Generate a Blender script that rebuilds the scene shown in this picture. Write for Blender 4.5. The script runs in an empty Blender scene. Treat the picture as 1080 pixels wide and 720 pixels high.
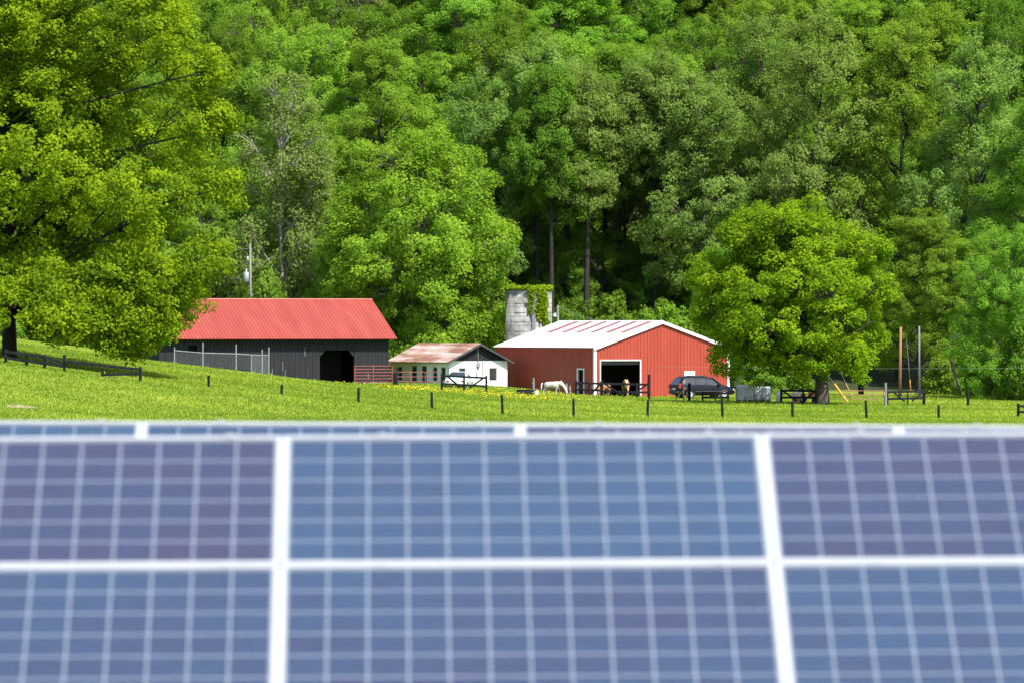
import bpy, bmesh, math, random
import numpy as np
from mathutils import Vector, Matrix, Euler

scene = bpy.context.scene
C = scene.collection
R = math.radians

# ------------------------------------------------------------------ camera, sky, sun, exposure
F = 6500.0            # focal length in photo pixels (1080 px wide): a 217 mm lens
HY = 340.0            # photo row of the camera's own height
cam = bpy.data.cameras.new("camera")
cam.sensor_width = 36.0
cam.lens = 36.0 * F / 1080.0
cam.clip_start = 0.5
cam.clip_end = 4000
cam.dof.use_dof = True
cam.dof.focus_distance = 470.0
cam.dof.aperture_fstop = 5.6
cam.dof.aperture_blades = 9
camo = bpy.data.objects.new("camera", cam)
C.objects.link(camo)
camo.location = (0, 0, 0)
camo.rotation_euler = (R(90) - math.atan((360 - HY) / F), 0, 0)
scene.camera = camo

SUN_EL, SUN_AZ = 54.0, 139.0      # azimuth clockwise from +Y (away from the camera)
world = bpy.data.worlds.new("World")
scene.world = world
world.use_nodes = True
wn = world.node_tree.nodes
wn.clear()
sky = wn.new("ShaderNodeTexSky")
sky.sky_type = 'NISHITA'
sky.sun_disc = False
sky.sun_elevation = R(SUN_EL)
sky.sun_rotation = R(SUN_AZ)
sky.altitude = 300
sky.air_density = 1.0
sky.dust_density = 1.2
bg = wn.new("ShaderNodeBackground")
bg.inputs[1].default_value = 0.15
wo = wn.new("ShaderNodeOutputWorld")
world.node_tree.links.new(sky.outputs[0], bg.inputs[0])
world.node_tree.links.new(bg.outputs[0], wo.inputs[0])

sl = bpy.data.lights.new("sun", 'SUN')
sl.energy = 4.6
sl.angle = R(0.53)
sl.color = (1.0, 0.95, 0.86)
so = bpy.data.objects.new("sun", sl)
C.objects.link(so)
sd = Vector((math.sin(R(SUN_AZ)) * math.cos(R(SUN_EL)), math.cos(R(SUN_AZ)) * math.cos(R(SUN_EL)), math.sin(R(SUN_EL))))
so.rotation_euler = sd.to_track_quat('Z', 'Y').to_euler()
so.location = (60, 300, 120)

scene.view_settings.view_transform = 'Standard'
scene.view_settings.look = 'None'
scene.view_settings.exposure = 1.0
scene.view_settings.gamma = 1.0
scene.view_settings.use_curve_mapping = False
scene.render.engine = 'CYCLES'
scene.cycles.max_bounces = 6
scene.cycles.diffuse_bounces = 4
scene.cycles.glossy_bounces = 2
scene.cycles.transmission_bounces = 4
scene.cycles.transparent_max_bounces = 8
scene.cycles.caustics_reflective = False
scene.cycles.caustics_refractive = False

# ------------------------------------------------------------------ helpers
def P(px, py, Y):
    return Vector(((px - 540.0) / F * Y, Y, -(py - HY) / F * Y))

def PX(px, Y):
    return (px - 540.0) / F * Y

# terrain: thin plate spline through surveyed points
CP = []
def cz(px, Y, z): CP.append(((px - 540) / F * Y, Y, z))
def cy(px, Y, py): CP.append(((px - 540) / F * Y, Y, -(py - HY) / F * Y))
for X in (-120, -40, 0, 40, 120):
    CP.append((X, -60, -2.2)); CP.append((X, 10, -2.3)); CP.append((X, 40, -2.35))
    CP.append((X, 120, -3.3)); CP.append((X, 210, -4.5))
for px, z in ((-500, -4.6), (0, -5.0), (540, -5.5), (1080, -5.6), (1600, -5.6)): cz(px, 300, z)
for px, py in ((-300, 425), (0, 437), (540, 455), (1080, 457), (1400, 457)): cy(px, 340, py)
for px, py in ((-200, 372), (0, 404), (150, 425), (300, 437), (540, 447), (1080, 449)): cy(px, 370, py)
for px, py in ((-150, 360), (0, 381), (68, 391), (150, 402), (300, 420), (540, 440)): cy(px, 390, py)
for px, py in ((220, 411), (297, 416), (378, 424), (453, 430), (530, 437), (605, 439.5), (762, 441), (990, 441), (1250, 441)): cy(px, 400, py)
for px, py in ((-250, 338), (0, 361), (100, 375), (185, 386), (290, 398), (345, 405.5), (420, 411), (540, 421), (627, 424.5), (870, 428), (1080, 430), (1300, 430)): cy(px, 450, py)
for px, py in ((-200, 338), (0, 361), (110, 377), (250, 397), (340, 405.5), (410, 407.5)): cy(px, 492, py)
for px, py in ((474, 405), (534, 409), (575, 413), (627, 418), (700, 419), (770, 418), (870, 418), (949, 416), (1080, 420), (1300, 420)): cy(px, 495, py)
for px, z in ((-200, 0), (0, -1.6), (110, -3.2), (250, -4.7), (340, -5.3), (410, -5.35), (534, -5.45), (627, -5.95), (770, -6.05), (1080, -6.2), (1300, -6.2)): cz(px, 518, z)
for px, z in ((-300, .8), (0, -1.4), (200, -3.3), (380, -5.0), (540, -5.4), (800, -5.8), (1080, -6.0), (1400, -6.0)): cz(px, 540, z)
for X in (-130, -90, -45, 0, 45, 90, 130):
    CP.append((X, 566, -3.6 if abs(X) < 100 else 0)); CP.append((X, 600, 13)); CP.append((X, 650, 36)); CP.append((X, 720, 68)); CP.append((X, 800, 96)); CP.append((X, 950, 110))
CP = np.array(CP, float)
def _U(r2): return 0.5 * r2 * np.log(r2 + 1e-9)
def _fit(cp):
    n = len(cp); xy = cp[:, :2] / 100.0
    d2 = ((xy[:, None] - xy[None]) ** 2).sum(-1)
    K = _U(d2) + np.eye(n) * 2e-4
    Pm = np.hstack([np.ones((n, 1)), xy])
    A = np.zeros((n + 3, n + 3)); A[:n, :n] = K; A[:n, n:] = Pm; A[n:, :n] = Pm.T
    b = np.zeros(n + 3); b[:n] = cp[:, 2]
    return np.linalg.solve(A, b)
TW = _fit(CP)
def GZ(x, y):
    x = np.atleast_1d(np.asarray(x, float)); y = np.atleast_1d(np.asarray(y, float))
    x = np.clip(x, -135, 135); y = np.clip(y, -60, 940)
    out = np.empty(len(x)); cp = CP[:, :2] / 100.0; n = len(cp)
    for s in range(0, len(x), 20000):
        q = np.stack([x[s:s+20000], y[s:s+20000]], 1) / 100.0
        d2 = ((q[:, None] - cp[None]) ** 2).sum(-1)
        out[s:s+20000] = _U(d2) @ TW[:n] + TW[n] + q @ TW[n+1:]
    return out
def gz(x, y): return float(GZ(x, y)[0])

# ---- materials
def new_mat(name):
    m = bpy.data.materials.new(name); m.use_nodes = True
    nt = m.node_tree; nt.nodes.clear()
    out = nt.nodes.new("ShaderNodeOutputMaterial")
    return m, nt, out
def ramp(nt, fac, stops):
    r = nt.nodes.new("ShaderNodeValToRGB")
    el = r.color_ramp.elements
    el[0].position, el[0].color = stops[0][0], (*stops[0][1], 1)
    el[1].position, el[1].color = stops[-1][0], (*stops[-1][1], 1)
    for p, c in stops[1:-1]:
        e = el.new(p); e.color = (*c, 1)
    nt.links.new(fac, r.inputs[0])
    return r.outputs[0]
def noise(nt, scale, vec=None, detail=4, rough=0.55, kind='Object'):
    n = nt.nodes.new("ShaderNodeTexNoise")
    n.inputs['Scale'].default_value = scale; n.inputs['Detail'].default_value = detail; n.inputs['Roughness'].default_value = rough
    if vec is None:
        tc = nt.nodes.new("ShaderNodeTexCoord"); vec = tc.outputs[kind]
    nt.links.new(vec, n.inputs['Vector'])
    return n.outputs[0]
def mapped(nt, scale, kind='Object'):
    tc = nt.nodes.new("ShaderNodeTexCoord"); mp = nt.nodes.new("ShaderNodeMapping")
    mp.inputs['Scale'].default_value = scale
    nt.links.new(tc.outputs[kind], mp.inputs['Vector'])
    return mp.outputs[0]
def surf(name, stops, scale=3.0, rough=0.6, metal=0.0, stretch=None, spec=0.4, bump=0.0, coat=0.0):
    m, nt, out = new_mat(name)
    b = nt.nodes.new("ShaderNodeBsdfPrincipled")
    vec = mapped(nt, stretch) if stretch else None
    n = noise(nt, scale, vec)
    nt.links.new(ramp(nt, n, stops), b.inputs['Base Color'])
    b.inputs['Roughness'].default_value = rough; b.inputs['Metallic'].default_value = metal
    b.inputs['Specular IOR Level'].default_value = spec; b.inputs['Coat Weight'].default_value = coat
    if bump:
        bp = nt.nodes.new("ShaderNodeBump"); bp.inputs['Strength'].default_value = bump; bp.inputs['Distance'].default_value = 0.02
        nt.links.new(n, bp.inputs['Height']); nt.links.new(bp.outputs[0], b.inputs['Normal'])
    nt.links.new(b.outputs[0], out.inputs[0])
    return m
def duo(a, b, p0=0.3, p1=0.7): return [(p0, a), (p1, b)]

def leaf_mat(name, dark, light, trans=0.5, spread=0.3, hue=.012, trans_boost=(1.25, 1.25, .7)):
    m, nt, out = new_mat(name)
    at = nt.nodes.new("ShaderNodeAttribute"); at.attribute_name = "tint"
    oi = nt.nodes.new("ShaderNodeObjectInfo")
    c = ramp(nt, at.outputs['Fac'], [(0.0, dark), (1.0, light)])
    hs = nt.nodes.new("ShaderNodeHueSaturation")
    mr = nt.nodes.new("ShaderNodeMapRange"); mr.inputs[3].default_value = 0.497 - hue; mr.inputs[4].default_value = 0.497 + hue
    nt.links.new(oi.outputs['Random'], mr.inputs[0]); nt.links.new(mr.outputs[0], hs.inputs['Hue'])
    mv = nt.nodes.new("ShaderNodeMath"); mv.operation = 'MULTIPLY'; mv.inputs[1].default_value = 7.31
    fr = nt.nodes.new("ShaderNodeMath"); fr.operation = 'FRACT'
    nt.links.new(oi.outputs['Random'], mv.inputs[0]); nt.links.new(mv.outputs[0], fr.inputs[0])
    m2 = nt.nodes.new("ShaderNodeMapRange"); m2.inputs[3].default_value = 1 - spread; m2.inputs[4].default_value = 1 + spread
    nt.links.new(fr.outputs[0], m2.inputs[0]); nt.links.new(m2.outputs[0], hs.inputs['Value'])
    nt.links.new(c, hs.inputs['Color'])
    df = nt.nodes.new("ShaderNodeBsdfDiffuse"); tr = nt.nodes.new("ShaderNodeBsdfTranslucent")
    mul = nt.nodes.new("ShaderNodeMix"); mul.data_type = 'RGBA'; mul.blend_type = 'MULTIPLY'; mul.inputs[0].default_value = 1
    mul.inputs['B'].default_value = (*trans_boost, 1)
    nt.links.new(hs.outputs[0], mul.inputs['A'])
    nt.links.new(hs.outputs[0], df.inputs[0]); nt.links.new(mul.outputs['Result'], tr.inputs[0])
    mx = nt.nodes.new("ShaderNodeMixShader"); mx.inputs[0].default_value = trans
    nt.links.new(df.outputs[0], mx.inputs[1]); nt.links.new(tr.outputs[0], mx.inputs[2])
    nt.links.new(mx.outputs[0], out.inputs[0])
    return m

M = {}
M['leaf_maple'] = leaf_mat('maple leaf', (.065, .150, .010), (.31, .425, .017), spread=0, hue=0)
M['leaf_bright'] = leaf_mat('bright leaf', (.075, .185, .010), (.30, .44, .018), spread=0, hue=0)
M['leaf_forest'] = leaf_mat('forest leaf', (.095, .20, .022), (.24, .40, .045), spread=.22)
M['leaf_oak'] = leaf_mat('oak leaf', (.11, .215, .02), (.28, .44, .04), spread=0, hue=0)
M['leaf_dull'] = leaf_mat('dull leaf', (.11, .19, .04), (.24, .36, .08), spread=.18)
M['leaf_airy'] = leaf_mat('airy leaf', (.12, .19, .04), (.25, .33, .09), spread=.1)
M['leaf_shrub'] = leaf_mat('shrub leaf', (.08, .175, .02), (.20, .34, .04), spread=.25)
M['leaf_ivy'] = leaf_mat('ivy leaf', (.10, .20, .010), (.26, .40, .015), spread=.05)
M['blade'] = leaf_mat('grass blade', (.125, .225, .020), (.37, .44, .066), trans=.45, spread=0.0)
M['petal'] = leaf_mat('yellow petal', (.55, .42, .01), (.8, .62, .02), trans=.3, spread=0.0)
M['bark'] = surf('bark', duo((.035, .03, .022), (.12, .10, .08)), 5, .9, stretch=(3, 3, .6), bump=.5)
M['bark_dark'] = surf('dark bark', duo((.010, .009, .0075), (.034, .030, .025)), 5, .9, stretch=(3, 3, .6), bump=.5)
M['bark_pale'] = surf('pale bark', duo((.16, .14, .12), (.36, .32, .28)), 5, .9, stretch=(3, 3, .6), bump=.4)
M['red_roof'] = surf('red painted metal', [(.25, (.235, .038, .023)), (.6, (.29, .052, .032)), (.8, (.34, .075, .050))], .35, .45, stretch=(3, .5, .5))
M['black_board'] = surf('black weathered boards', [(.25, (.0061, .0065, .0087)), (.6, (.0135, .0144, .0187)), (.85, (.0313, .0331, .04))], 1.3, .8, stretch=(3.5, 3.5, .35))
M['black_wood'] = surf('black painted timber', duo((.004, .0045, .0055), (.016, .017, .020)), 3, .85, spec=.2)
M['pale_wood'] = surf('bare wood patch', duo((.25, .2, .16), (.42, .35, .28)), 3, .8)
M['interior_shade'] = surf('painted interior shade', duo((.006, .006, .007), (.012, .012, .013)), 1, 1)  # near-black base colour: the shade inside the buildings is painted in
M['red_wall'] = surf('red siding', duo((.29, .040, .022), (.35, .054, .032)), .5, .5, stretch=(2, 2, .4))
M['white_metal'] = surf('white painted metal', duo((.74, .75, .76), (.84, .84, .84)), .5, .45)
M['red_strip'] = surf('faded red roof strip', duo((.22, .08, .075), (.30, .12, .11)), 1.5, .6)
M['white_wall'] = surf('whitewashed block', [(.25, (.64, .67, .67)), (.6, (.78, .81, .82))], .9, .8, bump=.15)
M['rust_roof'] = surf('rusting roof sheet', [(.34, (.348, .3219, .3045)), (.48, (.2958, .2175, .1783)), (.58, (.2088, .1044, .0696)), (.74, (.1305, .0522, .0348))], .55, .75, stretch=(2.6, .45, .45))
M['tin'] = surf('grey tin', duo((.28, .29, .30), (.42, .43, .44)), 1.2, .5, metal=.4)
M['trim_grey'] = surf('grey trim', duo((.36, .36, .36), (.5, .5, .5)), 2, .6)
M['glass_dark'] = surf('dark window glass', duo((.02, .022, .025), (.05, .055, .06)), 1, .08, spec=.6)
M['glass_car'] = surf('tinted car glass', duo((.018, .02, .022), (.05, .052, .055)), 1.5, .06, spec=.7)
M['galv'] = surf('galvanised steel', duo((.252, .264, .276), (.36, .372, .384)), 6, .45, metal=.35)
M['tube_red'] = surf('red gate tube', duo((.20, .045, .04), (.32, .09, .075)), 5, .55)
M['tube_rust'] = surf('rusty pink tube', duo((.26, .12, .09), (.40, .2, .15)), 5, .7)
M['concrete'] = surf('concrete', duo((.36, .35, .33), (.52, .51, .49)), 1.1, .9, bump=.2)
M['pole_tan'] = surf('orange brown pole', duo((.195, .0975, .045), (.315, .165, .0825)), 3, .8, stretch=(2, 2, .2))
M['pole_grey'] = surf('grey pole', duo((.117, .117, .1105), (.208, .2015, .195)), 3, .8, stretch=(2, 2, .2))
M['yellow_plastic'] = surf('orange yellow plastic', duo((.62, .30, .03), (.72, .38, .05)), 3, .5)
M['wire'] = surf('grey wire', duo((.2, .2, .2), (.3, .3, .3)), 3, .5)
M['van_paint'] = surf('dark blue car paint', duo((.003, .0045, .010), (.0045, .006, .013)), .6, .4, spec=.2, coat=.12)
M['pale_paint'] = surf('pale car paint', duo((.58, .64, .65), (.66, .72, .72)), .6, .3, spec=.5, coat=.6)
M['rubber'] = surf('rubber', duo((.015, .015, .015), (.03, .03, .03)), 3, .8)
M['rim'] = surf('wheel rim', duo((.45, .46, .47), (.6, .6, .6)), 3, .35, metal=.7)
M['lamp_red'] = surf('red lamp lens', duo((.35, .02, .015), (.45, .03, .02)), 3, .2)
M['lamp_clear'] = surf('clear lamp lens', duo((.6, .6, .6), (.75, .75, .75)), 3, .15)
M['orange_lens'] = surf('amber lens', duo((.6, .2, .02), (.7, .25, .03)), 3, .2)
M['tote'] = surf('milky plastic', duo((.55, .57, .54), (.68, .69, .66)), 2, .5)
M['tan_wood'] = surf('tan timber', duo((.28, .17, .09), (.42, .27, .15)), 3, .8)
M['snag_wood'] = surf('broken trunk wood', [(.3, (.07, .045, .03)), (.55, (.2, .13, .085)), (.75, (.34, .24, .16))], 4, .9, stretch=(4, 4, .5), bump=.5)
M['horse_white'] = surf('pale grey coat', [(.3, (.34, .31, .29)), (.7, (.60, .55, .51))], 2.2, .8)
M['horse_tan'] = surf('golden tan coat', duo((.42, .25, .10), (.56, .36, .17)), 3, .8)
M['horse_brown'] = surf('brown coat', duo((.30, .13, .06), (.42, .2, .1)), 3, .8)
M['mane_pale'] = surf('pale mane', duo((.58, .50, .42), (.72, .64, .55)), 8, .9)
M['dark_grey'] = surf('dark grey', duo((.03, .03, .035), (.06, .06, .065)), 3, .6)
M['machine_red'] = surf('faded red machine paint', duo((.34, .08, .04), (.46, .15, .08)), 3, .5)
M['white_plastic'] = surf('white plastic', duo((.66, .65, .6), (.76, .75, .7)), 3, .5)
M['pink_plastic'] = surf('pale pink plastic', duo((.62, .50, .42), (.72, .6, .5)), 3, .5)
M['foundation'] = surf('stone footing', duo((.24, .22, .2), (.42, .38, .34)), 2, .9)
M['dirt'] = surf('trodden bare dirt', duo((.26, .2, .12), (.36, .29, .18)), 1.1, .95)
M['aluminium'] = surf('anodised aluminium', duo((.34, .35, .37), (.40, .41, .43)), 3, .5, metal=.1)
M['steel_post'] = surf('steel post', duo((.4, .41, .42), (.5, .5, .51)), 3, .5, metal=.5)

# silo: weathered concrete staves
def silo_mat():
    m, nt, out = new_mat('silo staves')
    b = nt.nodes.new("ShaderNodeBsdfPrincipled"); b.inputs['Roughness'].default_value = .9
    n1 = noise(nt, 1.1, mapped(nt, (1, 1, .8)), 6, .65)
    c = ramp(nt, n1, [(.34, (.102, .0994, .0994)), (.48, (.2295, .221, .2125)), (.66, (.3825, .3655, .34))])
    tc = nt.nodes.new("ShaderNodeTexCoord")
    sp = nt.nodes.new("ShaderNodeSeparateXYZ"); nt.links.new(tc.outputs['UV'], sp.inputs[0])
    def lines(sock, w):
        f = nt.nodes.new("ShaderNodeMath"); f.operation = 'FRACT'; nt.links.new(sock, f.inputs[0])
        l = nt.nodes.new("ShaderNodeMath"); l.operation = 'LESS_THAN'; l.inputs[1].default_value = w; nt.links.new(f.outputs[0], l.inputs[0])
        return l.outputs[0]
    a = lines(sp.outputs[0], .07); d = lines(sp.outputs[1], .09)
    mx = nt.nodes.new("ShaderNodeMath"); mx.operation = 'MAXIMUM'; nt.links.new(a, mx.inputs[0]); nt.links.new(d, mx.inputs[1])
    ml = nt.nodes.new("ShaderNodeMath"); ml.operation = 'MULTIPLY'; ml.inputs[1].default_value = .65; nt.links.new(mx.outputs[0], ml.inputs[0])
    mix = nt.nodes.new("ShaderNodeMix"); mix.data_type = 'RGBA'
    nt.links.new(ml.outputs[0], mix.inputs[0]); nt.links.new(c, mix.inputs['A']); mix.inputs['B'].default_value = (.10, .10, .10, 1)
    nt.links.new(mix.outputs['Result'], b.inputs['Base Color'])
    nt.links.new(b.outputs[0], out.inputs[0])
    return m
M['silo'] = silo_mat()

def ground_mat():
    m, nt, out = new_mat('meadow and forest floor')
    b = nt.nodes.new("ShaderNodeBsdfPrincipled"); b.inputs['Roughness'].default_value = 1.0; b.inputs['Specular IOR Level'].default_value = 0.1
    g1 = noise(nt, .09, None, 6, .65); g2 = noise(nt, 1.6, mapped(nt, (1, .35, 1)), 5, .7)
    ca = ramp(nt, g1, [(.32, (.096, .144, .012)), (.5, (.15, .198, .018)), (.66, (.228, .246, .042))])
    cb = ramp(nt, g2, [(.3, (.09, .138, .0072)), (.55, (.15, .198, .012)), (.75, (.228, .24, .036))])
    mix = nt.nodes.new("ShaderNodeMix"); mix.data_type = 'RGBA'; mix.inputs[0].default_value = .5
    nt.links.new(ca, mix.inputs['A']); nt.links.new(cb, mix.inputs['B'])
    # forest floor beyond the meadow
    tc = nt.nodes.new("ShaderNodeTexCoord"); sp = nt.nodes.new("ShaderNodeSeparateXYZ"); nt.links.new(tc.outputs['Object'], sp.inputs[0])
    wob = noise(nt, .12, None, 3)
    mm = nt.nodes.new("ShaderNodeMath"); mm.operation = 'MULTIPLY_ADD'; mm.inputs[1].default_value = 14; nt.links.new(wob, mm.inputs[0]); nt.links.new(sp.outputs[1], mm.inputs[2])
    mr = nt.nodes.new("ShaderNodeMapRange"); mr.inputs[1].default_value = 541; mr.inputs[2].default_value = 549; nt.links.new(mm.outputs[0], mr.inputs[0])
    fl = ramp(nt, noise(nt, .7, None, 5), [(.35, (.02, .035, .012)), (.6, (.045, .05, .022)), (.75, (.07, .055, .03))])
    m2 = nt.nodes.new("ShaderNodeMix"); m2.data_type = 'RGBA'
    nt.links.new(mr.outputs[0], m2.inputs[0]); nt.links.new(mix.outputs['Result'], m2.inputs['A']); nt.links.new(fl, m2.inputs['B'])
    nt.links.new(m2.outputs['Result'], b.inputs['Base Color'])
    nt.links.new(b.outputs[0], out.inputs[0])
    return m
M['ground'] = ground_mat()

def cell_mat():
    m, nt, out = new_mat('polycrystalline cells under glass')
    N = nt.nodes.new; L = nt.links.new
    tc = N("ShaderNodeTexCoord"); sp = N("ShaderNodeSeparateXYZ"); L(tc.outputs['UV'], sp.inputs[0])
    def math_(op, a, b=None, c=None):
        n = N("ShaderNodeMath"); n.operation = op
        for i, v in enumerate((a, b, c)):
            if v is None: continue
            if isinstance(v, (int, float)): n.inputs[i].default_value = v
            else: L(v, n.inputs[i])
        return n.outputs[0]
    u, v = sp.outputs[0], sp.outputs[1]       # UV counted in cells: 12 across, 6 up
    fu, fv = math_('FRACT', u), math_('FRACT', v)
    def edge(f, w):
        a = math_('LESS_THAN', f, w); b = math_('GREATER_THAN', f, 1 - w); return math_('MAXIMUM', a, b)
    gap = math_('MAXIMUM', edge(fu, .015), edge(fv, .019))
    bus = None
    for q in (.2, .5, .8):
        d = math_('LESS_THAN', math_('ABSOLUTE', math_('SUBTRACT', fv, q)), .007)
        bus = d if bus is None else math_('MAXIMUM', bus, d)
    cu, cv = math_('FLOOR', u), math_('FLOOR', v)
    oi = N("ShaderNodeObjectInfo")
    cm = N("ShaderNodeCombineXYZ"); L(cu, cm.inputs[0]); L(cv, cm.inputs[1]); L(math_('MULTIPLY', oi.outputs['Random'], 91.7), cm.inputs[2])
    wn_ = N("ShaderNodeTexWhiteNoise"); L(cm.outputs[0], wn_.inputs['Vector'])
    sep = N('ShaderNodeSeparateColor'); L(oi.outputs['Color'], sep.inputs[0])   # each panel's own batch tint
    # slow drift over the panel, and the panel's own cast
    dr = N("ShaderNodeTexNoise"); dr.inputs['Scale'].default_value = .16; L(cm.outputs[0], dr.inputs['Vector'])
    mixv = math_('ADD', math_('MULTIPLY', wn_.outputs['Value'], .13), math_('ADD', math_('MULTIPLY', dr.outputs[0], .42), math_('MULTIPLY', sep.outputs[0], .6)))
    col = ramp(nt, mixv, [(.28, (.027, .026, .058)), (.45, (.022, .030, .068)), (.66, (.020, .041, .084)), (.9, (.023, .052, .100))])
    vo = N("ShaderNodeTexVoronoi"); vo.inputs['Scale'].default_value = 9; L(tc.outputs['UV'], vo.inputs['Vector'])
    cr = N("ShaderNodeMix"); cr.data_type = 'RGBA'; cr.blend_type = 'MULTIPLY'; cr.inputs[0].default_value = .35
    L(col, cr.inputs['A']); L(ramp(nt, vo.outputs['Color'], [(0, (.5, .5, .55)), (1, (1.3, 1.3, 1.25))]), cr.inputs['B'])
    m1 = N("ShaderNodeMix"); m1.data_type = 'RGBA'; L(gap, m1.inputs[0]); L(cr.outputs['Result'], m1.inputs['A']); m1.inputs['B'].default_value = (.27, .30, .35, 1)
    m2 = N("ShaderNodeMix"); m2.data_type = 'RGBA'; L(math_('MULTIPLY', bus, .3), m2.inputs[0]); L(m1.outputs['Result'], m2.inputs['A']); m2.inputs['B'].default_value = (.6, .61, .63, 1)
    b = N("ShaderNodeBsdfPrincipled"); L(m2.outputs['Result'], b.inputs['Base Color'])
    b.inputs['Roughness'].default_value = .5; b.inputs['Specular IOR Level'].default_value = .2
    b.inputs['Coat Weight'].default_value = 1.0; b.inputs['Coat Roughness'].default_value = .12
    L(b.outputs[0], out.inputs[0])
    return m
M['cells'] = cell_mat()

# ---- mesh building
class MB:
    def __init__(self): self.v = []; self.f = []
    def face(self, pts):
        n = len(self.v); self.v += [tuple(p) for p in pts]; self.f.append(tuple(range(n, n + len(pts)))); return self
    def hexa(self, p):      # 8 corners: bottom 4 ccw, top 4 ccw
        n = len(self.v); self.v += [tuple(q) for q in p]
        for a in ((3, 2, 1, 0), (4, 5, 6, 7), (0, 1, 5, 4), (1, 2, 6, 5), (2, 3, 7, 6), (3, 0, 4, 7)):
            self.f.append(tuple(n + i for i in a))
        return self
    def box(self, x0, x1, y0, y1, z0, z1):
        return self.hexa([(x0, y0, z0), (x1, y0, z0), (x1, y1, z0), (x0, y1, z0), (x0, y0, z1), (x1, y0, z1), (x1, y1, z1), (x0, y1, z1)])
    def bar(self, a, b, w, h, up=(0, 0, 1)):
        a = Vector(a); b = Vector(b); d = (b - a).normalized(); s = d.cross(Vector(up))
        if s.length < 1e-4: s = d.cross(Vector((0, 1, 0)))
        s.normalize(); t = s.cross(d).normalized(); s *= w / 2; t *= h / 2
        return self.hexa([a - s - t, a + s - t, a + s + t, a - s + t, b - s - t, b + s - t, b + s + t, b - s + t])
    def tube(self, pts, rad, n=8, cap=True):
        pts = [Vector(p) for p in pts]
        if isinstance(rad, (int, float)): rad = [rad] * len(pts)
        base = len(self.v); prev = None
        for i, p in enumerate(pts):
            d = (pts[min(i + 1, len(pts) - 1)] - pts[max(i - 1, 0)]).normalized()
            if prev is None:
                s = d.orthogonal().normalized()
            else:
                s = (prev - d * prev.dot(d)).normalized()
            prev = s; t = d.cross(s)
            for k in range(n):
                a = 2 * math.pi * k / n
                self.v.append(tuple(p + (s * math.cos(a) + t * math.sin(a)) * rad[i]))
        for i in range(len(pts) - 1):
            for k in range(n):
                a = base + i * n + k; b = base + i * n + (k + 1) % n
                self.f.append((a, b, b + n, a + n))
        if cap:
            self.f.append(tuple(base + k for k in reversed(range(n))))
            self.f.append(tuple(base + (len(pts) - 1) * n + k for k in range(n)))
        return self
    def prism(self, poly, d):      # poly: list of 3-D points, extruded by vector d
        d = Vector(d); n = len(self.v); k = len(poly)
        self.v += [tuple(p) for p in poly] + [tuple(Vector(p) + d) for p in poly]
        self.f.append(tuple(n + i for i in reversed(range(k)))); self.f.append(tuple(n + k + i for i in range(k)))
        for i in range(k):
            j = (i + 1) % k
            self.f.append((n + i, n + j, n + k + j, n + k + i))
        return self
    def mesh(self, name):
        me = bpy.data.meshes.new(name); me.from_pydata(self.v, [], self.f); me.update()
        bm = bmesh.new(); bm.from_mesh(me); bmesh.ops.recalc_face_normals(bm, faces=bm.faces); bm.to_mesh(me); bm.free()
        return me
    def build(self, name, mat, parent=None, smooth=False, bevel=0, label=None):
        o = bpy.data.objects.new(name, self.mesh(name)); C.objects.link(o)
        o.data.materials.append(mat)
        if smooth: o.data.shade_smooth()
        if parent: o.parent = parent
        if bevel:
            bv = o.modifiers.new('bevel', 'BEVEL'); bv.width = bevel; bv.segments = 2; bv.limit_method = 'ANGLE'
        if label: o['label'] = label
        return o

def tag(o, label, cat, group=None):
    o['label'] = label; o['category'] = cat
    if group: o['group'] = group
    return o
def thing(name, label, cat, loc=(0, 0, 0), rz=0.0, group=None):
    o = bpy.data.objects.new(name, None); C.objects.link(o)
    o.empty_display_size = .3
    o.location = loc; o.rotation_euler = (0, 0, rz)
    return tag(o, label, cat, group)
def dup(root, loc, rz, label=None, sc=None):
    r = root.copy(); C.objects.link(r); r.location = loc; r.rotation_euler = (0, 0, rz)
    if label: r['label'] = label
    if sc: r.scale = sc
    for ch in list(root.children):
        c = ch.copy(); C.objects.link(c); c.parent = r
        for g in list(ch.children):
            d = g.copy(); C.objects.link(d); d.parent = c
    return r
def struct(name, mb, mat, smooth=False):
    o = mb.build(name, mat, None, smooth); o['kind'] = 'structure'; return o

# ------------------------------------------------------------------ ground
def make_ground():
    xs = np.concatenate([np.linspace(-1200, -140, 8, endpoint=False), np.linspace(-140, 140, 141), np.linspace(140, 1200, 9)[1:]])
    ys = np.concatenate([np.linspace(-300, 280, 24, endpoint=False), np.linspace(280, 560, 141), np.linspace(560, 1500, 48)[1:]])
    gx, gy = np.meshgrid(xs, ys)
    z = GZ(gx.ravel(), gy.ravel())
    rng = np.random.default_rng(5)
    z += rng.normal(0, .02, len(z)) * (np.abs(gx.ravel()) < 140)
    v = np.stack([gx.ravel(), gy.ravel(), z], 1)
    nx, ny = len(xs), len(ys)
    i = np.arange(nx * ny).reshape(ny, nx)
    f = np.stack([i[:-1, :-1].ravel(), i[:-1, 1:].ravel(), i[1:, 1:].ravel(), i[1:, :-1].ravel()], 1)
    o = quad_object('ground', v, f, M['ground'])
    o.data.shade_smooth(); o['kind'] = 'structure'
    return o
def quad_mesh(name, v, f, tint=None):
    me = bpy.data.meshes.new(name)
    me.vertices.add(len(v)); me.vertices.foreach_set('co', np.ascontiguousarray(v, np.float32).ravel())
    k = f.shape[1]
    me.loops.add(f.size); me.loops.foreach_set('vertex_index', np.ascontiguousarray(f, np.int32).ravel())
    me.polygons.add(len(f)); me.polygons.foreach_set('loop_start', np.arange(0, f.size, k, dtype=np.int32))
    if tint is not None:
        a = me.attributes.new('tint', 'FLOAT', 'FACE'); a.data.foreach_set('value', np.ascontiguousarray(tint, np.float32))
    me.update(calc_edges=True); me.validate()
    return me
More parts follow.
